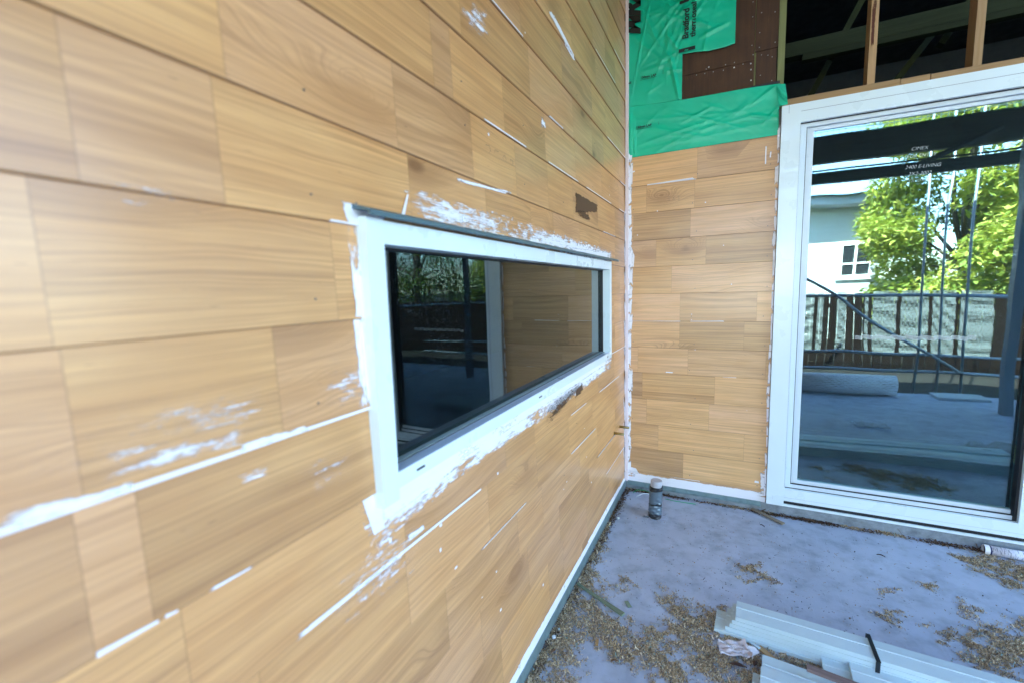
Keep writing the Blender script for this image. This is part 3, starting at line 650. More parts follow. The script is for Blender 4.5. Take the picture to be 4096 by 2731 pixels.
timber('timber_stud', M['treated'], .8625, .026, 2.46, .897, .115, 3.75, 'greenish treated timber stud at the edge of the plywood', 'stud')
timber('timber_stud', M['treated'], .70, .039, 2.35, .757, .125, 3.75, 'greenish stud glimpsed in the gap between plywood sheets', 'stud')
timber('timber_stud', M['treated'], -.09, .039, .1, .0, .125, 3.75, 'hidden stud in the inside corner behind the cladding', 'stud')
timber('timber_stud', M['pine_orange'], 1.290, .050, 2.5095, 1.3235, .14, 3.75, 'orange timber stud with a red resin streak above the door, left of two', 'stud', 'studs above the door head')
timber('timber_stud', M['pine_orange'], 1.714, .050, 2.503, 1.748, .14, 3.75, 'plain pale timber stud above the door head, right of two', 'stud', 'studs above the door head')
timber('timber_stud', M['pine_orange'], 2.15, .050, 2.503, 2.185, .14, 3.75, 'timber stud above the door beyond the right picture edge', 'stud', 'studs above the door head')
timber('timber_plate', M['pine_orange'], .9, .050, 2.4735, 1.4315, .14, 2.5085, 'long orange timber plate on the door head, left piece ending beside a short block', 'plate')
timber('timber_plate', M['pine_orange'], 1.4345, .052, 2.471, 1.5545, .14, 2.5055, 'short timber block in the plate between two longer pieces', 'plate')
timber('timber_plate', M['pine_orange'], 1.5575, .050, 2.469, 6.4, .14, 2.5025, 'right hand timber plate carrying the paler stud', 'plate')
timber('timber_plate', M['pine_orange'], .9, .07, 2.405, 6.4, .13, 2.4685, 'shadowed packer between plate and white door head', 'plate')
# resin streak
S = Smear(); S.nrm = (0, -1, 0); S.patch([(1.293, 2.93), (1.312, 2.93), (1.309, 2.70), (1.297, 2.68)], lambda p: (p[0], .0492, p[1]), 1.0, .4, .6, (4, 14), True)
so_ = S.build('resin_streak', smear_mat('resin', (.10, .022, .008)), bpy.data.objects['timber_stud.003'])
# roof structure in the dark void
M['dimgreen'] = wood('shaded_treated', (.030, .036, .016), (.014, .016, .008), spec=.05)  # darker copy of treated pine, the void's shade put into its colour
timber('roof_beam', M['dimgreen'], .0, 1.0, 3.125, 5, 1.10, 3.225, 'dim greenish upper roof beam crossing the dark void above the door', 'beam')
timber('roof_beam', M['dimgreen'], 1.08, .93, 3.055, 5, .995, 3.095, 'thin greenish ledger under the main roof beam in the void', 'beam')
def strut(p0, p1, w_, mat, label):
    p0, p1 = Vector(p0), Vector(p1); d = (p1-p0); L_ = d.length; m_ = MB().box(-w_/2, -.02, 0, w_/2, .02, L_, mat=Matrix.Translation(p0) @ d.to_track_quat('Z', 'Y').to_matrix().to_4x4())
    return tag(m_.build('roof_web', mat, None), label, 'truss web', 'truss webs in the roof void')
for i, (a, b, s_) in enumerate((((1.30, 1.25, 3.15), (1.75, 1.25, 4.1), 'steep truss web rising left of the first orange stud'), ((1.95, 1.3, 3.1), (2.5, 1.3, 4.1), 'truss web meeting the beam between the two studs'), ((1.02, 1.4, 2.6), (1.32, 1.4, 3.2), 'faint truss web low beside the greenish stud'), ((1.5, 1.4, 2.6), (1.95, 1.4, 3.25), 'faint truss web just right of the first orange stud'), ((2.1, 1.4, 2.55), (2.75, 1.4, 3.3), 'faint truss web left of the paler stud'), ((2.95, 1.4, 2.6), (3.5, 1.4, 3.2), 'faint truss web right of the paler stud'), ((2.7, 1.3, 3.1), (3.2, 1.3, 4.1), 'truss web beyond the paler stud'))):
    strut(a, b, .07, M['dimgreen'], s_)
# ================================================================== HOUSE SHELL
M['inside'] = paint('interior_sheet', (.10, .11, .115), .8, .1)
M['roofing'] = paint('dark_roof_lining', (.02, .022, .025), .7, .1)
sh = empty('house_shell', (2, 3, 0), 'dark unlined interior seen behind the glass and above the door head', 'building')
def rs(mb_, name, mat): return rel(mb_.build(name, mat, None), sh)
rs(MB().box(-4.2, 6.0, 0, 7.2, 6.1, 4.75).box(7.1, .12, 0, 7.2, 6, 4.75).box(-4.2, -5.3, 0, -4.1, 6, 4.2).box(-4.1, -5.3, 0, -.12, -5.2, 3.8).box(-.12, .12, 0, -.02, 6, 4.75), 'outer_wall', M['inside'])
rs(MB().box(.9, .145, 3.75, 7.2, .2, 4.75).box(-.12, .145, 3.6, .9, .2, 4.75), 'void_light_blocker', M['ply'])  # unseen panels added to keep sky light out of the roof void
rs(MB().box(6.4, .03, .06, 7.1, .12, 4.75), 'end_wall', M['ply'])
rs(MB().box(-.12, -.65, 4.75, 7.4, 6.2, 4.85).box(-4.3, -5.5, 4.3, .12, 6.2, 4.4).box(-.1, -2.9, 3.50, 3.7, .06, 3.56).box(-.1, -4.1, 3.50, 7.0, -2.9, 3.56), 'roof', M['roofing'])  # unseen porch roof, its extent shaped to shade walls, slab and beams
rs(MB().box(-4.1, -5.2, -.1, -.12, 6, .06).box(-.02, .3, -.1, 7.1, 6, .0625), 'interior_floor', paint('dusty_slab', (.20, .22, .22), .8, .2))
# battens lying on the interior floor
for i in range(5):
    o = MB().box(-.6, -.022, 0, 4.2, .022, .035).build('timber_batten', M['pine'], None, loc=(1.0, 1.32+i*.085, .064+.0*i)); o.rotation_euler = (0, 0, R(2.6))
    tag(o, 'long pale batten in the row lying on the floor behind the door glass', 'batten', 'battens on the interior floor')
# ================================================================== VERANDAH BEAMS AND POSTS (behind the camera, seen in the glass)
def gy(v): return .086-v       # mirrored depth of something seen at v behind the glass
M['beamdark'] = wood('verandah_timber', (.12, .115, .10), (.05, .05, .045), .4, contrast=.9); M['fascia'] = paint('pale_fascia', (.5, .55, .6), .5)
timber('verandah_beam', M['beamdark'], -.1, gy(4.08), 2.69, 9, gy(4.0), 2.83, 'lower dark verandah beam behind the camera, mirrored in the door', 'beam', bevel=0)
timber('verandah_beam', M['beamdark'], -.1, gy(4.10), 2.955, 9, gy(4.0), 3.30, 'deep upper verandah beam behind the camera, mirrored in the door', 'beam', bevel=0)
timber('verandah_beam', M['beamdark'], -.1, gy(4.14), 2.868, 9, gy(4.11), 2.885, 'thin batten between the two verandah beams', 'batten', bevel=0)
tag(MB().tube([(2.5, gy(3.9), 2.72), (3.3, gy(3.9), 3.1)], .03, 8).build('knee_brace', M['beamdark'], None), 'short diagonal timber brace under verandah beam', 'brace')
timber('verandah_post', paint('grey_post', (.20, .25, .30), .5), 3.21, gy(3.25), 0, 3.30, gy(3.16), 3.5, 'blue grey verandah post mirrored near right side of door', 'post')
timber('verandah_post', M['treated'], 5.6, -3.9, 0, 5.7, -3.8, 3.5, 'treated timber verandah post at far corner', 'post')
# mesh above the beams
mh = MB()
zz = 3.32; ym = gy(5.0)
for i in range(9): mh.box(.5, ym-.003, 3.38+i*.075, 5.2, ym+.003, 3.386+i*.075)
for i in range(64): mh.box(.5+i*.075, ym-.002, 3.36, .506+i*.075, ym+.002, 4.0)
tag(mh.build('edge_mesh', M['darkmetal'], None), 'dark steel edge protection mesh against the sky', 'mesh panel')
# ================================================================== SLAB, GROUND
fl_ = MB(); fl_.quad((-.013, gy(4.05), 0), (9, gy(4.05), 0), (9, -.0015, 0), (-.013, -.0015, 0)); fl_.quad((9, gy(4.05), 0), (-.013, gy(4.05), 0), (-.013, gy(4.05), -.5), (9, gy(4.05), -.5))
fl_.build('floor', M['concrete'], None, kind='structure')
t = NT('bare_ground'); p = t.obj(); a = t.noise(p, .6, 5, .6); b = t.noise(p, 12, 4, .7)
t.bump(b, .5, .03); M['ground'] = t.fin(t.mix(t.rng(b, .3, .7, 0, .8), t.mix(t.rng(a, .35, .65), (.022, .018, .014), (.014, .016, .009)), (.012, .010, .008)), .9)  # ground darkened, the yard's shade is put into its colour
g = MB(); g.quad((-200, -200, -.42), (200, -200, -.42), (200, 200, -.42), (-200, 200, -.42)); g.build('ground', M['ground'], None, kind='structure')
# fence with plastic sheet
M['paling'] = wood('brown_paling', (.016, .010, .007), (.008, .006, .005), spec=.05); t = NT('plastic_sheet'); p = t.uv(); n = t.noise(p, 3, 3)  # palings darkened, the fence's shade is put into their colour
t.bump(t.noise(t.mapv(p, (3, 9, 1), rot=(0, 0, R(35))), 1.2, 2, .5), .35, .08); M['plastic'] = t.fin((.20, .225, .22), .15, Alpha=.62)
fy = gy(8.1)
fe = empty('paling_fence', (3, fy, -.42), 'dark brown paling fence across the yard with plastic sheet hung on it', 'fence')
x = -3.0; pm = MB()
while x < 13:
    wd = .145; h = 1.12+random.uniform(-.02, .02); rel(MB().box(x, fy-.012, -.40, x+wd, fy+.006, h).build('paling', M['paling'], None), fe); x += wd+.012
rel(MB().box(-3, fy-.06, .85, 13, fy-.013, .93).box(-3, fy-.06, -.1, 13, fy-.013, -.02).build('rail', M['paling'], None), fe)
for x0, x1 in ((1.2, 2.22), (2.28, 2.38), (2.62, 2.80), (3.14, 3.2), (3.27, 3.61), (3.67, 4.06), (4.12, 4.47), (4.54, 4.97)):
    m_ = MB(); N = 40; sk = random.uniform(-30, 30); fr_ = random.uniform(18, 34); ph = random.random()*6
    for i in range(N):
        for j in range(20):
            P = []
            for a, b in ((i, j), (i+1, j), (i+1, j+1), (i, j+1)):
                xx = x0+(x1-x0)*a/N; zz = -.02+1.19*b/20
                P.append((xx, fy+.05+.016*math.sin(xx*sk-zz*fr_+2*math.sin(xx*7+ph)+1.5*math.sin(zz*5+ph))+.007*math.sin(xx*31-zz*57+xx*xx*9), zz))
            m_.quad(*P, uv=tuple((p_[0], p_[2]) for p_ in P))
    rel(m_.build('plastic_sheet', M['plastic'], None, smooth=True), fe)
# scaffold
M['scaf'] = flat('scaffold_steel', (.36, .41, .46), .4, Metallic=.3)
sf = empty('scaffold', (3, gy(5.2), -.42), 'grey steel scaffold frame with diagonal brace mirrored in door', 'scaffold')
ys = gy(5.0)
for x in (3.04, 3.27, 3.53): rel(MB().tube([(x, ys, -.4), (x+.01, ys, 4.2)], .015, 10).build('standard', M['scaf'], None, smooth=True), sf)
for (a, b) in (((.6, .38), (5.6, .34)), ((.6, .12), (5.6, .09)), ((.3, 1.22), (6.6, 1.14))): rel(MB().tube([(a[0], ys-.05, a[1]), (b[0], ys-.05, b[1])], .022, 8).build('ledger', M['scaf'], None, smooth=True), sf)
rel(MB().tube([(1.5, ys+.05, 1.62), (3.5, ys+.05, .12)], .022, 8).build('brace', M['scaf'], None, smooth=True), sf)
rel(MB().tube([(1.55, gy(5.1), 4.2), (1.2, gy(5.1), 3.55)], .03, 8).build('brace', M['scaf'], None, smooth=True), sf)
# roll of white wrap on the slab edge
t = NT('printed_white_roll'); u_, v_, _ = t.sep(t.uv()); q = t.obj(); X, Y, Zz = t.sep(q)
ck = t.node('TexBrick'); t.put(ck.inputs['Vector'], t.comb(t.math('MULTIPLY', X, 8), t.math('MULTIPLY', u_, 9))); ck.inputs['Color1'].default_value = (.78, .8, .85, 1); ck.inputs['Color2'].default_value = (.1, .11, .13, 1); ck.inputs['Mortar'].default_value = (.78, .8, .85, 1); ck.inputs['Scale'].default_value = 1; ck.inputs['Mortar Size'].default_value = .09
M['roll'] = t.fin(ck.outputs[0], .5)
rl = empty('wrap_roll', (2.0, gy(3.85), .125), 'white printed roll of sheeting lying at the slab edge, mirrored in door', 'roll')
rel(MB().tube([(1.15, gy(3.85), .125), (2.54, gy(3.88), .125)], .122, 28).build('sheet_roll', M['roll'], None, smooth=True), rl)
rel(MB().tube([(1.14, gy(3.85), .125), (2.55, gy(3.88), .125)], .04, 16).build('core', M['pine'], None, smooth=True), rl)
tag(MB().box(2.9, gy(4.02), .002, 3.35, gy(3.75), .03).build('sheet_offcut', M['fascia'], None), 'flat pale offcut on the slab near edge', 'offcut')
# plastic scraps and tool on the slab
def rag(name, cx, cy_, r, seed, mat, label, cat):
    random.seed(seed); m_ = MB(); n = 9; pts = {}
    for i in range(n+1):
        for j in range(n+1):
            a = (i/n-.5)*2; b = (j/n-.5)*2; k = 1+.25*math.sin(seed+a*3)+.2*math.cos(b*4+seed)
            pts[i, j] = (cx+a*r*k, cy_+b*r*.5*k, .004+abs(math.sin(a*5+seed)*math.cos(b*6+seed*2))*r*.25)
    for i in range(n):
        for j in range(n): m_.quad(pts[i, j], pts[i+1, j], pts[i+1, j+1], pts[i, j+1])
    return tag(m_.build(name, mat, None, smooth=True), label, cat)
M['film'] = flat('clear_film', (.7, .75, .78), .2, Alpha=.55)
rag('plastic_scrap', 1.95, gy(2.3), .13, 3, M['film'], 'crumpled clear film on slab, left one mirrored in door', 'plastic scrap')
rag('plastic_scrap', 2.75, gy(1.85), .26, 8, M['film'], 'larger crumpled clear film on the slab mirrored at right of door', 'plastic scrap')
# neighbour's house
hy = gy(14)
t = NT('pale_weatherboard'); p = t.obj(); X, Y, Zz = t.sep(p); saw = t.math('FRACT', t.math('MULTIPLY', Zz, 6.0)); c = t.mix(t.rng(saw, 0, .1, .45, 0), (.78, .83, .79), (.34, .38, .36)); t.bump(saw, .6, .03); M['wboard'] = t.fin(c, .6)
nh = empty('neighbour_house', (1, hy-3, -.42), 'pale green weatherboard house beyond the fence mirrored in door', 'house')
def rh(mb_, name, mat, par=None): o = mb_.build(name, mat, None); rel(o, nh); return o
rh(MB().box(-5, hy-6, -.42, 4.75, hy, 3.75), 'wall', M['wboard'])
rh(MB().box(-5.6, hy-6.6, 3.75, 5.2, hy+.75, 3.95), 'eave', M['fascia'])
rf = MB(); a, b, c_, d = (-5.8, hy+.9, 3.95), (5.4, hy+.9, 3.95), (5.4, hy-6.8, 3.95), (-5.8, hy-6.8, 3.95); e, f_ = (-2.5, hy-3, 4.5), (2.2, hy-3, 4.5)
rf.quad(a, b, f_, e); rf.quad(c_, d, e, f_); rf.face([b, c_, f_]); rf.face([d, a, e]); rh(rf, 'roof', M['roofing'])
wf = rh(MB().box(3.62, hy, 1.50, 3.72, hy+.05, 2.66).box(4.50, hy, 1.50, 4.60, hy+.05, 2.66).box(3.72, hy, 2.56, 4.5, hy+.05, 2.66).box(3.72, hy, 1.50, 4.5, hy+.05, 1.60).box(4.07, hy, 1.6, 4.15, hy+.045, 2.56).box(3.72, hy, 1.92, 4.5, hy+.04, 1.98).box(3.55, hy, 1.43, 4.67, hy+.09, 1.50), 'window_frame', flat('white_trim', (.82, .82, .80), .5))
rh(MB().box(3.7, hy-.02, 1.58, 4.52, hy+.01, 2.58), 'window_pane', flat('dark_pane', (.03, .035, .04), .1))
# trees
def leaf_mat(name, a, b):
    t = NT(name); oi = t.node('ObjectInfo'); n = t.noise(t.obj(), 1.2, 3); at = t.sep(t.attr('rnd').outputs['Color'])[0]
    c = t.mix(at, a, b); t.fin(c, .5)
    tr = t.node('BsdfTranslucent'); t.put(tr.inputs[0], t.mix(.5, c, (.5, .6, .05))); mx = t.node('MixShader'); mx.inputs[0].default_value = .35
    t.l.new(t.b.outputs[0], mx.inputs[1]); t.l.new(tr.outputs[0], mx.inputs[2]); t.l.new(mx.outputs[0], t.out.inputs[0]); return t.m
M['leaf1'] = leaf_mat('lime_leaves', (.62, .58, .12), (.22, .33, .06)); M['leaf2'] = leaf_mat('dark_leaves', (.05, .10, .02), (.11, .16, .03)); M['bark'] = wood('bark', (.16, .13, .10), (.08, .06, .05))
def tree(cx, cy_, h, rad, n, lm, seed, label, zc=None, size=.13):
    random.seed(seed); o = empty('yard_tree', (cx, cy_, -.42), label, 'tree', 'trees beyond the fence')
    tk = MB().tube([(cx, cy_, -.42), (cx+.1, cy_, h*.3), (cx-.05, cy_+.1, h*.6), (cx+.1, cy_, h*.9)], lambda k: .16*(1-k*.8), 10)
    cl = []
    for i in range(34):
        a = random.random()*2*PI_; el = random.uniform(-.8, 1); rr = rad*random.uniform(.35, 1)
        c = Vector((cx+math.cos(a)*rr*math.sqrt(max(.1, 1-el*el*.8)), cy_+math.sin(a)*rr*math.sqrt(max(.1, 1-el*el*.8)), (zc or h*.6)+el*h*.45)); cl.append((c, rad*random.uniform(.18, .36)))
        if i % 3 == 0: tk.tube([(cx, cy_, (zc or h*.6)*.6+el*.3), (c+Vector((cx, cy_, c.z)))*.5, c], lambda k: .05*(1-k*.8), 6)
    rel(tk.build('trunk', M['bark'], None, smooth=True), o)
    m_ = MB()
    for i in range(n):
        c, r_ = random.choice(cl); d = Vector((random.gauss(0, 1), random.gauss(0, 1), random.gauss(0, .6))); d = d.normalized()*r_*1.25*random.random()**.4
        p = c+d; ax = Vector((random.gauss(0, 1), random.gauss(0, 1), random.gauss(-.4, .5))).normalized(); sd_ = ax.cross(Vector((random.gauss(0, .4), random.gauss(0, .4), 1))).normalized(); s_ = size*random.uniform(.6, 1.3)
        col = (random.random(), 0, 0, 1)
        m_.quad(p, p+ax*s_*.5+sd_*s_*.2, p+ax*s_, p+ax*s_*.5-sd_*s_*.2, col=col)
    rel(m_.build('crown', lm, None), o)
    return o
tree(5.4, gy(10.6), 6.4, 2.1, 52000, M['leaf1'], 3, 'lime green sunlit tree mirrored in the right half of door', 2.9, .17)
tree(7.6, gy(12), 7.5, 2.4, 11000, M['leaf2'], 4, 'tall darker tree right of the lime green tree beyond fence', 3.6, .16)
tree(10.8, gy(11.5), 7, 2.6, 10000, M['leaf2'], 5, 'bushy dark tree mirrored through both panes in the small window', 3.4, .17)
tree(14, gy(13), 9, 3.2, 9000, M['leaf2'], 6, 'far dark tree at the end of the fence line', 4.2, .2)
# ================================================================== THINGS ON THE PORCH FLOOR
random.seed(21)
# capped pipe wrapped with tape
pp = empty('drain_pipe', (.258, -.345, 0), 'short capped drain pipe wrapped in grey and black tape near the corner', 'pipe')
px, py = .258, -.345
def rpp(m_, name, mat, sm=True): return rel(m_.build(name, mat, None, smooth=sm), pp)
tilt = lambda z: (px+z*.03, py+z*.005, z)
M['ducttape'] = paint('grey_duct_tape', (.14, .19, .235), .32, .2, 30, metal=.35, bumpst=.4)
def jag(z0, z1, r, n=28, seed=1, wob=.0015):
    random.seed(seed); m_ = MB(); K = 7; rows = []
    for k in range(K+1):
        z = z0+(z1-z0)*k/K; ring = []
        for j in range(n):
            a = 2*PI_*j/n; rr = r+wob*(math.sin(a*5+z*190)+math.sin(a*3-z*310+seed))*.6; dz = 0
            if k in (0, K): dz = .003*math.sin(a*2+seed)
            c = tilt(z+dz); ring.append((c[0]+rr*math.cos(a), c[1]+rr*math.sin(a), c[2]))
        rows.append(ring)
    for k in range(K):
        for j in range(n): m_.quad(rows[k][j], rows[k][(j+1) % n], rows[k+1][(j+1) % n], rows[k+1][j])
    return m_
rpp(MB().tube([tilt(0), tilt(.205)], .0375, 28), 'pipe_body', M['tape_black'])
rpp(jag(.178, .205, .0395, seed=2), 'black_tape', M['tape_black']); rpp(jag(.098, .180, .0400, seed=3), 'grey_tape', M['ducttape']); rpp(jag(.082, .102, .0395, seed=4), 'black_tape', M['tape_black']); rpp(jag(.030, .088, .0402, seed=5, wob=.0025), 'grey_tape', M['ducttape']); rpp(jag(.0, .034, .0395, seed=6, wob=.002), 'black_tape', M['tape_black'])
M['pvc'] = paint('pvc_grey', (.46, .46, .50), .45, .15, 30)
rpp(MB().tube([tilt(.200), tilt(.203), tilt(.240), tilt(.2435)], lambda k: .0325 if k > .9 else .0342, 28), 'cap', M['pvc'], False)
rag('tape_tail', px-.048, py-.03, .016, 4, M['ducttape'], 'crumpled loose end of grey tape beside the drain pipe', 'tape')
S = Smear(); S.nrm = (0, 0, 1); S.patch([(px-.07, py+.035), (px+.07, py+.035), (px+.07, py-.06), (px-.07, py-.06)], lambda p: (p[0], p[1], .0025), .62, .5, .9, (6, 6)); tag(S.build('glue_splash', M['primer'], None), 'whitish glue splash on concrete around the pipe foot', 'glue splash')
# copper stubs
M['brass'] = flat('brass_tube', (.30, .22, .085), .3, Metallic=.9)
def stub(y, z, label):
    o = empty('pipe_stub', (0, y, z), label, 'pipe', 'pipe stubs low on the long wall')
    m_ = MB().tube([(-.01, y, z), (.062, y, z-.0005)], .0078, 16); rel(m_.build('tube', M['brass'], None, smooth=True), o)
    rel(MB().tube([(-.001, y, z), (.003, y, z)], .0115, 16).build('collar', M['brass'], None), o)
    rel(MB().tube([(.0605, y, z), (.0625, y, z)], .006, 12).build('bore', M['gasket'], None), o)
stub(-.340, .515, 'lower brass pipe stub poking from the long wall, farther from corner'); stub(-.178, .510, 'upper brass pipe stub poking from the long wall, tight beside corner bead')
# green wire
M['greenwire'] = flat('green_tie', (.0, .34, .14), .4)
tag(MB().tube([(.07, -.075, .004), (.09, -.05, .02), (.14, -.045, .024), (.20, -.06, .02), (.25, -.09, .012)], .0022, 6).build('plastic_tie', M['greenwire'], None, smooth=True), 'green plastic strand looping left of the drain pipe', 'strand')
tag(MB().tube([(.29, -.10, .014), (.36, -.10, .010), (.44, -.085, .006), (.48, -.08, .004)], .0022, 6).build('plastic_tie', M['greenwire'], None, smooth=True), 'straighter green plastic strand right of the drain pipe', 'strand')
tag(MB().tube([(.10, -.13, .005), (.14, -.09, .02), (.19, -.06, .012)], .0035, 6).build('clear_tie', M['film'], None, smooth=True), 'short clear strip leaning under green strand', 'strand')
# sticks
def stick(p0, p1, wd, th, mat, label, cat='offcut', name='wood_offcut', lift=0, taper=1.):
    p0, p1 = Vector(p0), Vector(p1); d = p1-p0; L_ = d.length; ang = math.atan2(d.y, d.x)
    m_ = MB(); N = 10; o_ = random.random()*9; col = (random.random(),)*3+(1,)
    for i in range(N):
        a, b = i/N*L_, (i+1)/N*L_; wa = wd*(taper+(1-taper)*i/N)/2; wb = wd*(taper+(1-taper)*(i+1)/N)/2
        for q in (((a, -wa, th), (b, -wb, th), (b, wb, th), (a, wa, th)), ((a, -wa, 0), (b, -wb, 0), (b, -wb, th), (a, -wa, th)), ((b, wb, 0), (a, wa, 0), (a, wa, th), (b, wb, th)), ((a, wa, 0), (b, wb, 0), (b, -wb, 0), (a, -wa, 0))):
            m_.quad(*q, uv=tuple((p_[0]+o_, p_[1]+p_[2]+o_) for p_ in q), col=col)
    m_.quad((0, wd*taper/2, 0), (0, -wd*taper/2, 0), (0, -wd*taper/2, th), (0, wd*taper/2, th)); m_.quad((L_, -wd/2, 0), (L_, wd/2, 0), (L_, wd/2, th), (L_, -wd/2, th))
    o = m_.build(name, mat, None, loc=(p0.x, p0.y, p0.z)); o.rotation_euler = (0, -math.atan2(d.z, math.hypot(d.x, d.y)), ang)
    return tag(o, label, cat)
stick((.012, -1.172, .006), (.262, -1.287, .004), .022, .009, M['greenstick'], 'greenish split batten lying from the long wall foot across sawdust', 'batten', 'wood_batten', taper=.4)
stick((.812, -.018, .008), (.975, -.145, .004), .026, .008, M['greystick'], 'brown flat timber lath on the concrete below door corner', 'batten', 'wood_batten', taper=.7)
stick((.255, -1.19, .002), (.278, -1.222, .002), .018, .004, M['greenstick'], 'tiny grey green chip beside the split batten')
stick((.935, -1.352, .062), (1.12, -1.368, .055), .026, .012, M['purplewood'], 'purplish brown batten lying over the pale boards', 'batten', 'wood_batten')
stick((.79, -1.24, .004), (.84, -1.285, .005), .022, .006, M['pine'], 'pale split wood chip between paper and strapped bundle')
stick((.195, -1.47, .004), (.20, -1.50, .004), .012, .006, M['pine'], 'small pale wood knot chip among the sawdust')
# dark leaves, bark
M['leafbrown'] = flat('dead_leaf', (.045, .016, .010), .6); M['barkchip'] = flat('bark_chip', (.10, .048, .022), .8)
def leaf(x, y, L_, wd, ang, mat, label, cat='dead leaf'):
    m_ = MB(); N = 8; P = []
    for i in range(N+1):
        t_ = i/N; w_ = wd*math.sin(PI_*min(1, t_*1.02))**.7; P.append(((t_-.5)*L_, w_/2, .003+.006*math.sin(t_*PI_)))
    for i in range(N):
        a, b = P[i], P[i+1]; m_.quad((a[0], -a[1], a[2]), (b[0], -b[1], b[2]), (b[0], 0, b[2]+.004), (a[0], 0, a[2]+.004)); m_.quad((a[0], 0, a[2]+.004), (b[0], 0, b[2]+.004), (b[0], b[1], b[2]), (a[0], a[1], a[2]))
    o = m_.build('dead_leaf', mat, None, loc=(x, y, .004)); o.rotation_euler = (0, 0, ang); return tag(o, label, cat)
leaf(.715, -1.372, .062, .018, R(5), M['leafbrown'], 'dark curled leaf in the sawdust below the torn paper')
leaf(.775, -1.335, .032, .016, R(70), M['leafbrown'], 'small dark leaf beside the paper corner nearest pale boards')
leaf(.285, -1.545, .030, .010, R(15), M['barkchip'], 'brown splinter on bare concrete near bottom of floor', 'splinter')
leaf(.05, -1.60, .03, .014, R(60), M['barkchip'], 'brown bark flake against the long wall foot', 'bark flake')
leaf(1.40, -.31, .036, .007, R(-20), M['leafbrown'], 'thin dark twig on bare concrete left of the silicone tube', 'twig')
leaf(.86, -.22, .03, .006, R(-40), M['leafbrown'], 'thin dark twig beside the brown lath', 'twig')
leaf(.52, -.055, .045, .012, R(30), M['barkchip'], 'orange brown bark strip in the litter by the short wall', 'bark flake')
leaf(1.12, -.035, .05, .02, R(-5), M['barkchip'], 'red brown bark strip in the litter under the door sill', 'bark flake')
# screw, bolt cap
def knob(x, y, r, h, mat, label, cat): tag(MB().tube([(x, y, .001), (x, y, h*.8), (x, y, h)], lambda k: r*(.7 if k > .8 else 1), 14).build('round_cap', mat, None, smooth=True), label, cat)
knob(.026, -1.530, .0085, .012, flat('white_plastic_cap', (.7, .74, .82), .3), 'small shiny white cap in sawdust against the long wall', 'cap')
knob(.030, -1.478, .0045, .008, flat('grey_plastic_cap', (.4, .5, .6), .3), 'tiny blue grey bead near the white cap', 'bead')
knob(.052, -.46, .008, .010, flat('white_plug', (.6, .63, .6), .4), 'small pale square plug near the wall strip by corner', 'plug')
tag(MB().tube([(.38, -1.282, .005), (.418, -1.278, .005)], .0025, 8).tube([(.378, -1.282, .005), (.381, -1.282, .005)], .005, 8).build('screw', M['nail_grey'], None), 'short steel screw lying on the concrete left of pale boards', 'screw')
# torn paper
M['paper'] = NT('stained_paper'); t = M['paper']; p = t.obj(); n1 = t.noise(p, 22, 4); M['paper'] = t.fin(t.mix(t.rng(n1, .4, .65), (.74, .72, .78), (.50, .40, .38)), .7)
ppz = MB(); cs = [Vector((.652, -1.345)), Vector((.766, -1.312)), Vector((.738, -1.232)), Vector((.642, -1.268))]; N = 12; g_ = {}
for i in range(N+1):
    for j in range(N+1):
        q = cs[0].lerp(cs[1], i/N).lerp(cs[3].lerp(cs[2], i/N), j/N); g_[i, j] = (q.x+.002*math.sin(j*2.1), q.y+.002*math.sin(i*1.7), .010+.004*math.sin(i*1.1+j*.7)+.003*math.sin(j*1.9)+(.008 if i == N else 0))
for i in range(N):
    for j in range(N): ppz.quad(g_[i, j], g_[i+1, j], g_[i+1, j+1], g_[i, j+1])
po = tag(ppz.build('torn_paper', M['paper'], None, smooth=True), 'torn stained white paper on sawdust left of the pale boards', 'paper')
text('faint_print', 'NOT TO BE\nREMOVED', flat('faint_ink', (.38, .34, .36), .7), po, (1, .1, 0), (-.1, 1, 0), (.685, -1.305, .0215), .010, .0002)
f2 = MB(); f2.quad((.742, -1.262, .014), (.775, -1.262, .020), (.792, -1.278, .012), (.768, -1.300, .008)); f2.quad((.742, -1.262, .014), (.768, -1.300, .008), (.766, -1.318, .010), (.752, -1.29, .02)); f2.build('folded_strip', flat('white_paper', (.78, .78, .84), .6), po)
tag(MB().box(-.02, -.006, 0, .028, .006, .005).build('board_chip', M['prim_board'], None, loc=(.772, -1.236, .006)), 'pale green board sliver beside the torn paper', 'offcut'); bpy.data.objects['board_chip'].rotation_euler = (0, R(-8), R(-42))
# ---------------------------------------------------------------- primed weatherboards
def board(x0, yfar, z, L_, wd, ang, label, group, th=.0165, tiltx=0.):
    """profiled primed board: far part higher, a bead line, thinner near lip"""
    pr_ = [(0, th*.55), (0, 0), (-wd, 0), (-wd, th), (-wd*.66, th), (-wd*.645, th*.93), (-wd*.47, th*.93), (-wd*.455, th*1.05), (-wd*.43, th*1.05), (-wd*.42, th*.88)]
    pr_ = pr_[::-1]; m_ = MB()
    for i in range(len(pr_)):
        a, b = pr_[i], pr_[(i+1) % len(pr_)]
        m_.quad((0, a[0], a[1]), (L_, a[0], a[1]), (L_, b[0], b[1]), (0, b[0], b[1]))
    m_.face([(0, p_[0], p_[1]) for p_ in pr_]); m_.face([(L_, p_[0], p_[1]) for p_ in pr_][::-1])
    bmx = m_.build('primed_board', M['prim_board'], None, loc=(x0, yfar, z)); bmx.rotation_euler = (tiltx, 0, ang)
    bm_ = bmesh.new(); bm_.from_mesh(bmx.data); bmesh.ops.recalc_face_normals(bm_, faces=bm_.faces); bm_.to_mesh(bmx.data); bm_.free()
    return tag(bmx, label, 'board', group)
G1 = 'primed boards bundled under the black strap'
A1 = R(-3.2)
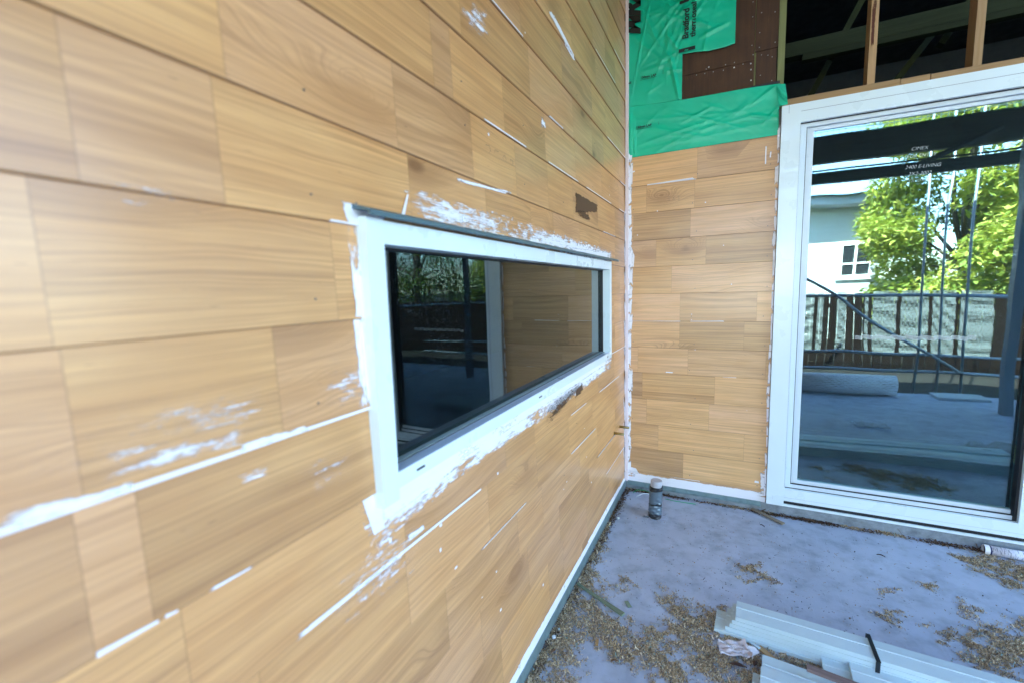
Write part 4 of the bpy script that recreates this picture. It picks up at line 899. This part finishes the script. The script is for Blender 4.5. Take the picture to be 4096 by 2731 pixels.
names = ['lowest board of the strapped bundle, sticking out farthest left', 'second lowest pale board in the strapped bundle', 'middle pale board of the strapped bundle', 'pale board just under the top one in strapped bundle', 'top pale green board of the strapped bundle']
for i in range(5):
    x0 = (.635, .676, .692, .700, .712)[i]; board(x0, -1.078-.003*i if i else -1.085, .001+i*.0172, 2.6-x0, .118+.004*(4-i), A1, names[i], G1)
st_ = empty('strap', (1.165, -1.16, 0), 'black plastic strap round the bundle of pale boards', 'strap')
x_ = 1.158; dy = (x_-.7)*math.tan(A1)
b_ = MB(); yf = -1.106; yn = -1.2485
b_.box(x_, yn-.0012, .0885, x_+.014, yf+.0012, .0900).box(x_-.002, yn-.0024, .0, x_+.012, yn-.0012, .0900).box(x_, yf+.0012, .0, x_+.014, yf+.0024, .0900)
rel(b_.build('band', M['tape_black'], None), st_)
G2 = 'loose primed boards in front of the bundle'
board(.765, -1.385, .001, 1.9, .12, R(-6), 'lowest loose pale board at bottom left of the front pile', G2)
board(.80, -1.300, .0185, 1.9, .125, R(-5.0), 'loose pale board in the front pile lying under the brown batten', G2)
board(.79, -1.385, .0365, 1.9, .12, R(-5.5), 'upper loose pale board at the bottom picture edge', G2)
board(1.000, -1.212, .0185, 1.6, .12, R(-3.5), 'short ended loose pale board dusted with shavings', G2)
board(1.083, -1.222, .0365, 1.6, .125, R(-3.5), 'loose pale board with its left end beside the shavings near the strap', G2)
# silicone tube
tb = empty('sealant_tube', (1.9, -.062, .024), 'white sealant cartridge lying under the door sill', 'sealant tube')
def rt(m_, name, mat, sm=True): return rel(m_.build(name, mat, None, smooth=sm), tb)
ty = -.055
t = NT('cartridge_label'); q = t.obj(); X, Y, Zz = t.sep(q); nl = t.noise(t.comb(t.math('MULTIPLY', X, 260), t.math('MULTIPLY', Y, 30), t.math('MULTIPLY', Zz, 60)), 1, 2, .5); M['cart'] = t.fin(t.mix(t.rng(nl, .56, .62, 0, .75), (.72, .74, .84), (.18, .2, .3)), .35)
rt(MB().tube([(1.915, ty, .0235), (2.13, ty-.008, .0235)], .0235, 24), 'cartridge', M['cart'])
rt(MB().tube([(1.889, ty+.001, .0235), (1.909, ty, .0235)], .0245, 24, caps=False), 'rim', flat('white_rim', (.78, .78, .80), .35))
rt(MB().tube([(1.898, ty+.0005, .0235), (1.909, ty, .0235)], .0225, 24), 'recess', M['gasket'])
rt(MB().tube([(1.909, ty, .0235), (1.915, ty, .0235)], .0238, 24), 'band', flat('navy_band', (.02, .03, .12), .4))
# ---------------------------------------------------------------- sawdust, shavings, litter
rs_ = np.random.RandomState(7)
blobs = [(-.0, -1.625, .07), (.03, -1.548, .08), (.075, -1.403, .09), (.135, -1.342, .06), (.264, -1.406, .06), (.361, -1.433, .07), (.425, -1.471, .06), (.501, -1.498, .05), (.558, -1.32, .07), (.62, -1.184, .07), (.669, -1.262, .075), (.757, -1.34, .07), (.831, -1.25, .04), (.528, -1.181, .06), (.454, -1.30, .05), (.635, -1.40, .07), (.713, -1.43, .08), (.04, -1.18, .05), (.147, -1.14, .05), (.401, -1.077, .05), (.809, -.757, .05), (.77, -.70, .06), (1.88, -.186, .08), (1.98, -.228, .10), (1.483, -.883, .05), (1.58, -.92, .07), (1.686, -.845, .09), (1.33, -.801, .04), (.03, -1.7, .09), (.0, -1.8, .1), (.209, -1.06, .04), (1.80, -.70, .08), (1.9, -.8, .1), (.30, -1.47, .05), (.22, -1.36, .04), (.59, -1.25, .06), (.68, -1.36, .07), (.74, -1.40, .06), (.9, -1.25, .02), (.95, -1.245, .025), (1.03, -1.30, .03), (1.55, -.5, .03), (1.35, -.62, .03), (1.62, -.62, .04), (.55, -1.1, .05)]
def fbm(x, y):
    return (np.sin(x*31+y*17+np.sin(y*43)*1.3)+np.sin(x*67-y*53+2+np.sin(x*29)*1.5)*.7+np.sin(x*131+y*97+1)*.45+np.sin(y*181-x*151)*.3)/2.45
def dens(x, y):
    x0, y0 = x, y; x = x+.022*np.sin(y*37+1)+.012*np.sin(y*83+x*41); y = y+.020*np.sin(x*33+2)+.012*np.sin(x*91-y*37)
    d = np.zeros_like(x)
    for bx_, by_, r_ in blobs:
        w_ = .55 if (by_ > -1.17 and bx_ > .1 and not (bx_ > 1.55 and (by_ > -.3 or by_ < -.75))) else 1.0
        d = np.maximum(d, np.exp(-((x-bx_)**2+(y-by_)**2)/(r_*r_*2.6))*w_)
    x, y = x0+.3*(x-x0), y0
    edge = np.clip((-.45-y)/1.2, .0, 1)*.10+.012
    d = np.maximum(d, np.exp(-np.clip(x-.004, 0, 9)/edge)*np.clip((-.15-y)/.5, .15, 1.25))
    d = np.maximum(d, np.exp(-np.abs(y+.012+.022*np.clip((x-.3), 0, 1)*.6)/.018)*np.clip(.55+.6*np.sin(x*9+1), .15, 1.1)*(x < 1.95))
    return np.clip(d*(1+.9*fbm(x, y))+.35*fbm(y*1.7+3, x*1.6)*np.clip(d*2.5, .12, 1)-.24, 0, 1.2)
N = 1500000
X = rs_.uniform(.005, 2.25, N); Y = rs_.uniform(-2.3, -.004, N)
D = dens(X, Y); keep = rs_.random_sample(N) < np.clip(D**1.2*1.2, 0, 1)
X, Y, D = X[keep], Y[keep], D[keep]
# keep off the far unseen area for economy
ok = (Y > -1.95) & ~((X > .95) & (Y < -1.45)); X, Y, D = X[ok], Y[ok], D[ok]
n = len(X)
def chips(name, X, Y, Zb, Lm, Wm, mat, tilt=.5, seed=1, label=None, cat=None, kind=None, dark=.3):
    r = np.random.RandomState(seed); n = len(X)
    a = r.uniform(0, 2*np.pi, n); L_ = Lm*np.exp(r.normal(0, .45, n)); W_ = Wm*np.exp(r.normal(0, .3, n))
    tz = r.normal(0, tilt, n)*L_*.5; tz2 = r.normal(0, tilt, n)*W_*.6
    dx, dy = np.cos(a)*L_/2, np.sin(a)*L_/2; ex, ey = -np.sin(a)*W_/2, np.cos(a)*W_/2
    cz = Zb+np.abs(tz)/1.0+np.abs(tz2)+.0008
    v = np.zeros((n, 4, 3), np.float32)
    for k, (s, t_) in enumerate(((-1, -1), (1, -1), (1, 1), (-1, 1))):
        v[:, k, 0] = X+s*dx+t_*ex; v[:, k, 1] = Y+s*dy+t_*ey; v[:, k, 2] = cz+s*tz+t_*tz2
    me = bpy.data.meshes.new(name); me.vertices.add(n*4); me.vertices.foreach_set('co', v.ravel())
    me.loops.add(n*4); me.loops.foreach_set('vertex_index', np.arange(n*4, dtype=np.int32)); me.polygons.add(n)
    me.polygons.foreach_set('loop_start', np.arange(0, n*4, 4, dtype=np.int32)); me.polygons.foreach_set('loop_total', np.full(n, 4, np.int32)); me.update(calc_edges=True)
    ca = me.color_attributes.new('rnd', 'FLOAT_COLOR', 'CORNER'); c = np.repeat(np.stack([r.random_sample(n), r.random_sample(n), r.random_sample(n), np.ones(n)], 1), 4, 0).astype(np.float32); ca.data.foreach_set('color', c.ravel())
    me.materials.append(mat); o = bpy.data.objects.new(name, me); C.objects.link(o)
    return tag(o, label, cat, None, kind)
t = NT('sawdust_flakes'); r1, r2, r3 = t.sep(t.attr('rnd').outputs['Color'])
rp_ = t.node('ValToRGB'); t.put(rp_.inputs[0], r1); cr = rp_.color_ramp; cr.elements[0].color = (.10, .07, .045, 1); cr.elements[1].color = (.85, .74, .55, 1)
for pos, c in ((.25, (.27, .19, .115, 1)), (.55, (.45, .33, .19, 1)), (.8, (.60, .46, .28, 1))):
    e_ = cr.elements.new(pos); e_.color = c
c = t.mix(t.math('GREATER_THAN', r2, .965), rp_.outputs[0], (.25, .42, .42)); M['dust'] = t.fin(c, .8)
zb = D*.0035*rs_.random_sample(n)
chips('sawdust', X, Y, zb, .0042, .0019, M['dust'], .5, 3, 'drifts of pale wood shavings along the walls and around the boards', 'sawdust', 'stuff')
print('chips', n)
N2 = 5200
X2 = rs_.uniform(.02, 2.2, N2); Y2 = rs_.uniform(-1.9, -.02, N2); k2 = (rs_.random_sample(N2) < (.25+.75*np.clip(1-np.hypot(X2-.8, Y2+.95)/.9, 0, 1)))
t = NT('floor_crumbs'); r1, r2, r3 = t.sep(t.attr('rnd').outputs['Color']); M['crumb'] = t.fin(t.mix(t.rng(r1, .35, .6), (.045, .035, .035), (.36, .25, .15)), .8)
chips('floor_crumbs', X2[k2], Y2[k2], 0, 0.0052, .0022, M['crumb'], .3, 5, 'scattered dark and pale crumbs over the bare concrete', 'debris', 'stuff')
# litter line of bark and dirt under the sill and in the corner
N3 = 5200; X3 = rs_.uniform(.03, 1.95, N3); Y3 = -.012-np.abs(rs_.normal(0, .014, N3))-.02*np.clip(X3-.3, 0, 1)*(rs_.random_sample(N3) < .5); k3 = rs_.random_sample(N3) < np.clip(.5+.5*np.sin(X3*7+.5)+.3*np.sin(X3*23), .12, 1)
t = NT('dark_litter'); r1, r2, r3 = t.sep(t.attr('rnd').outputs['Color']); M['litter'] = t.fin(t.mix(r1, (.03, .02, .015), (.16, .09, .045)), .9)
chips('bark_litter', X3[k3], Y3[k3], 0, .010, .0035, M['litter'], .3, 6, 'dark bark litter along the foot of the short wall and door sill', 'litter', 'stuff')
N4 = 2600; Y4 = rs_.uniform(-2.0, -.03, N4); X4 = .006+np.abs(rs_.normal(0, .018, N4))
chips('wall_foot_litter', X4, Y4, 0, .009, .0035, M['litter'], .3, 8, 'dark litter along the galvanised strip of the long wall', 'litter', 'stuff')
bpy.context.view_layer.update()
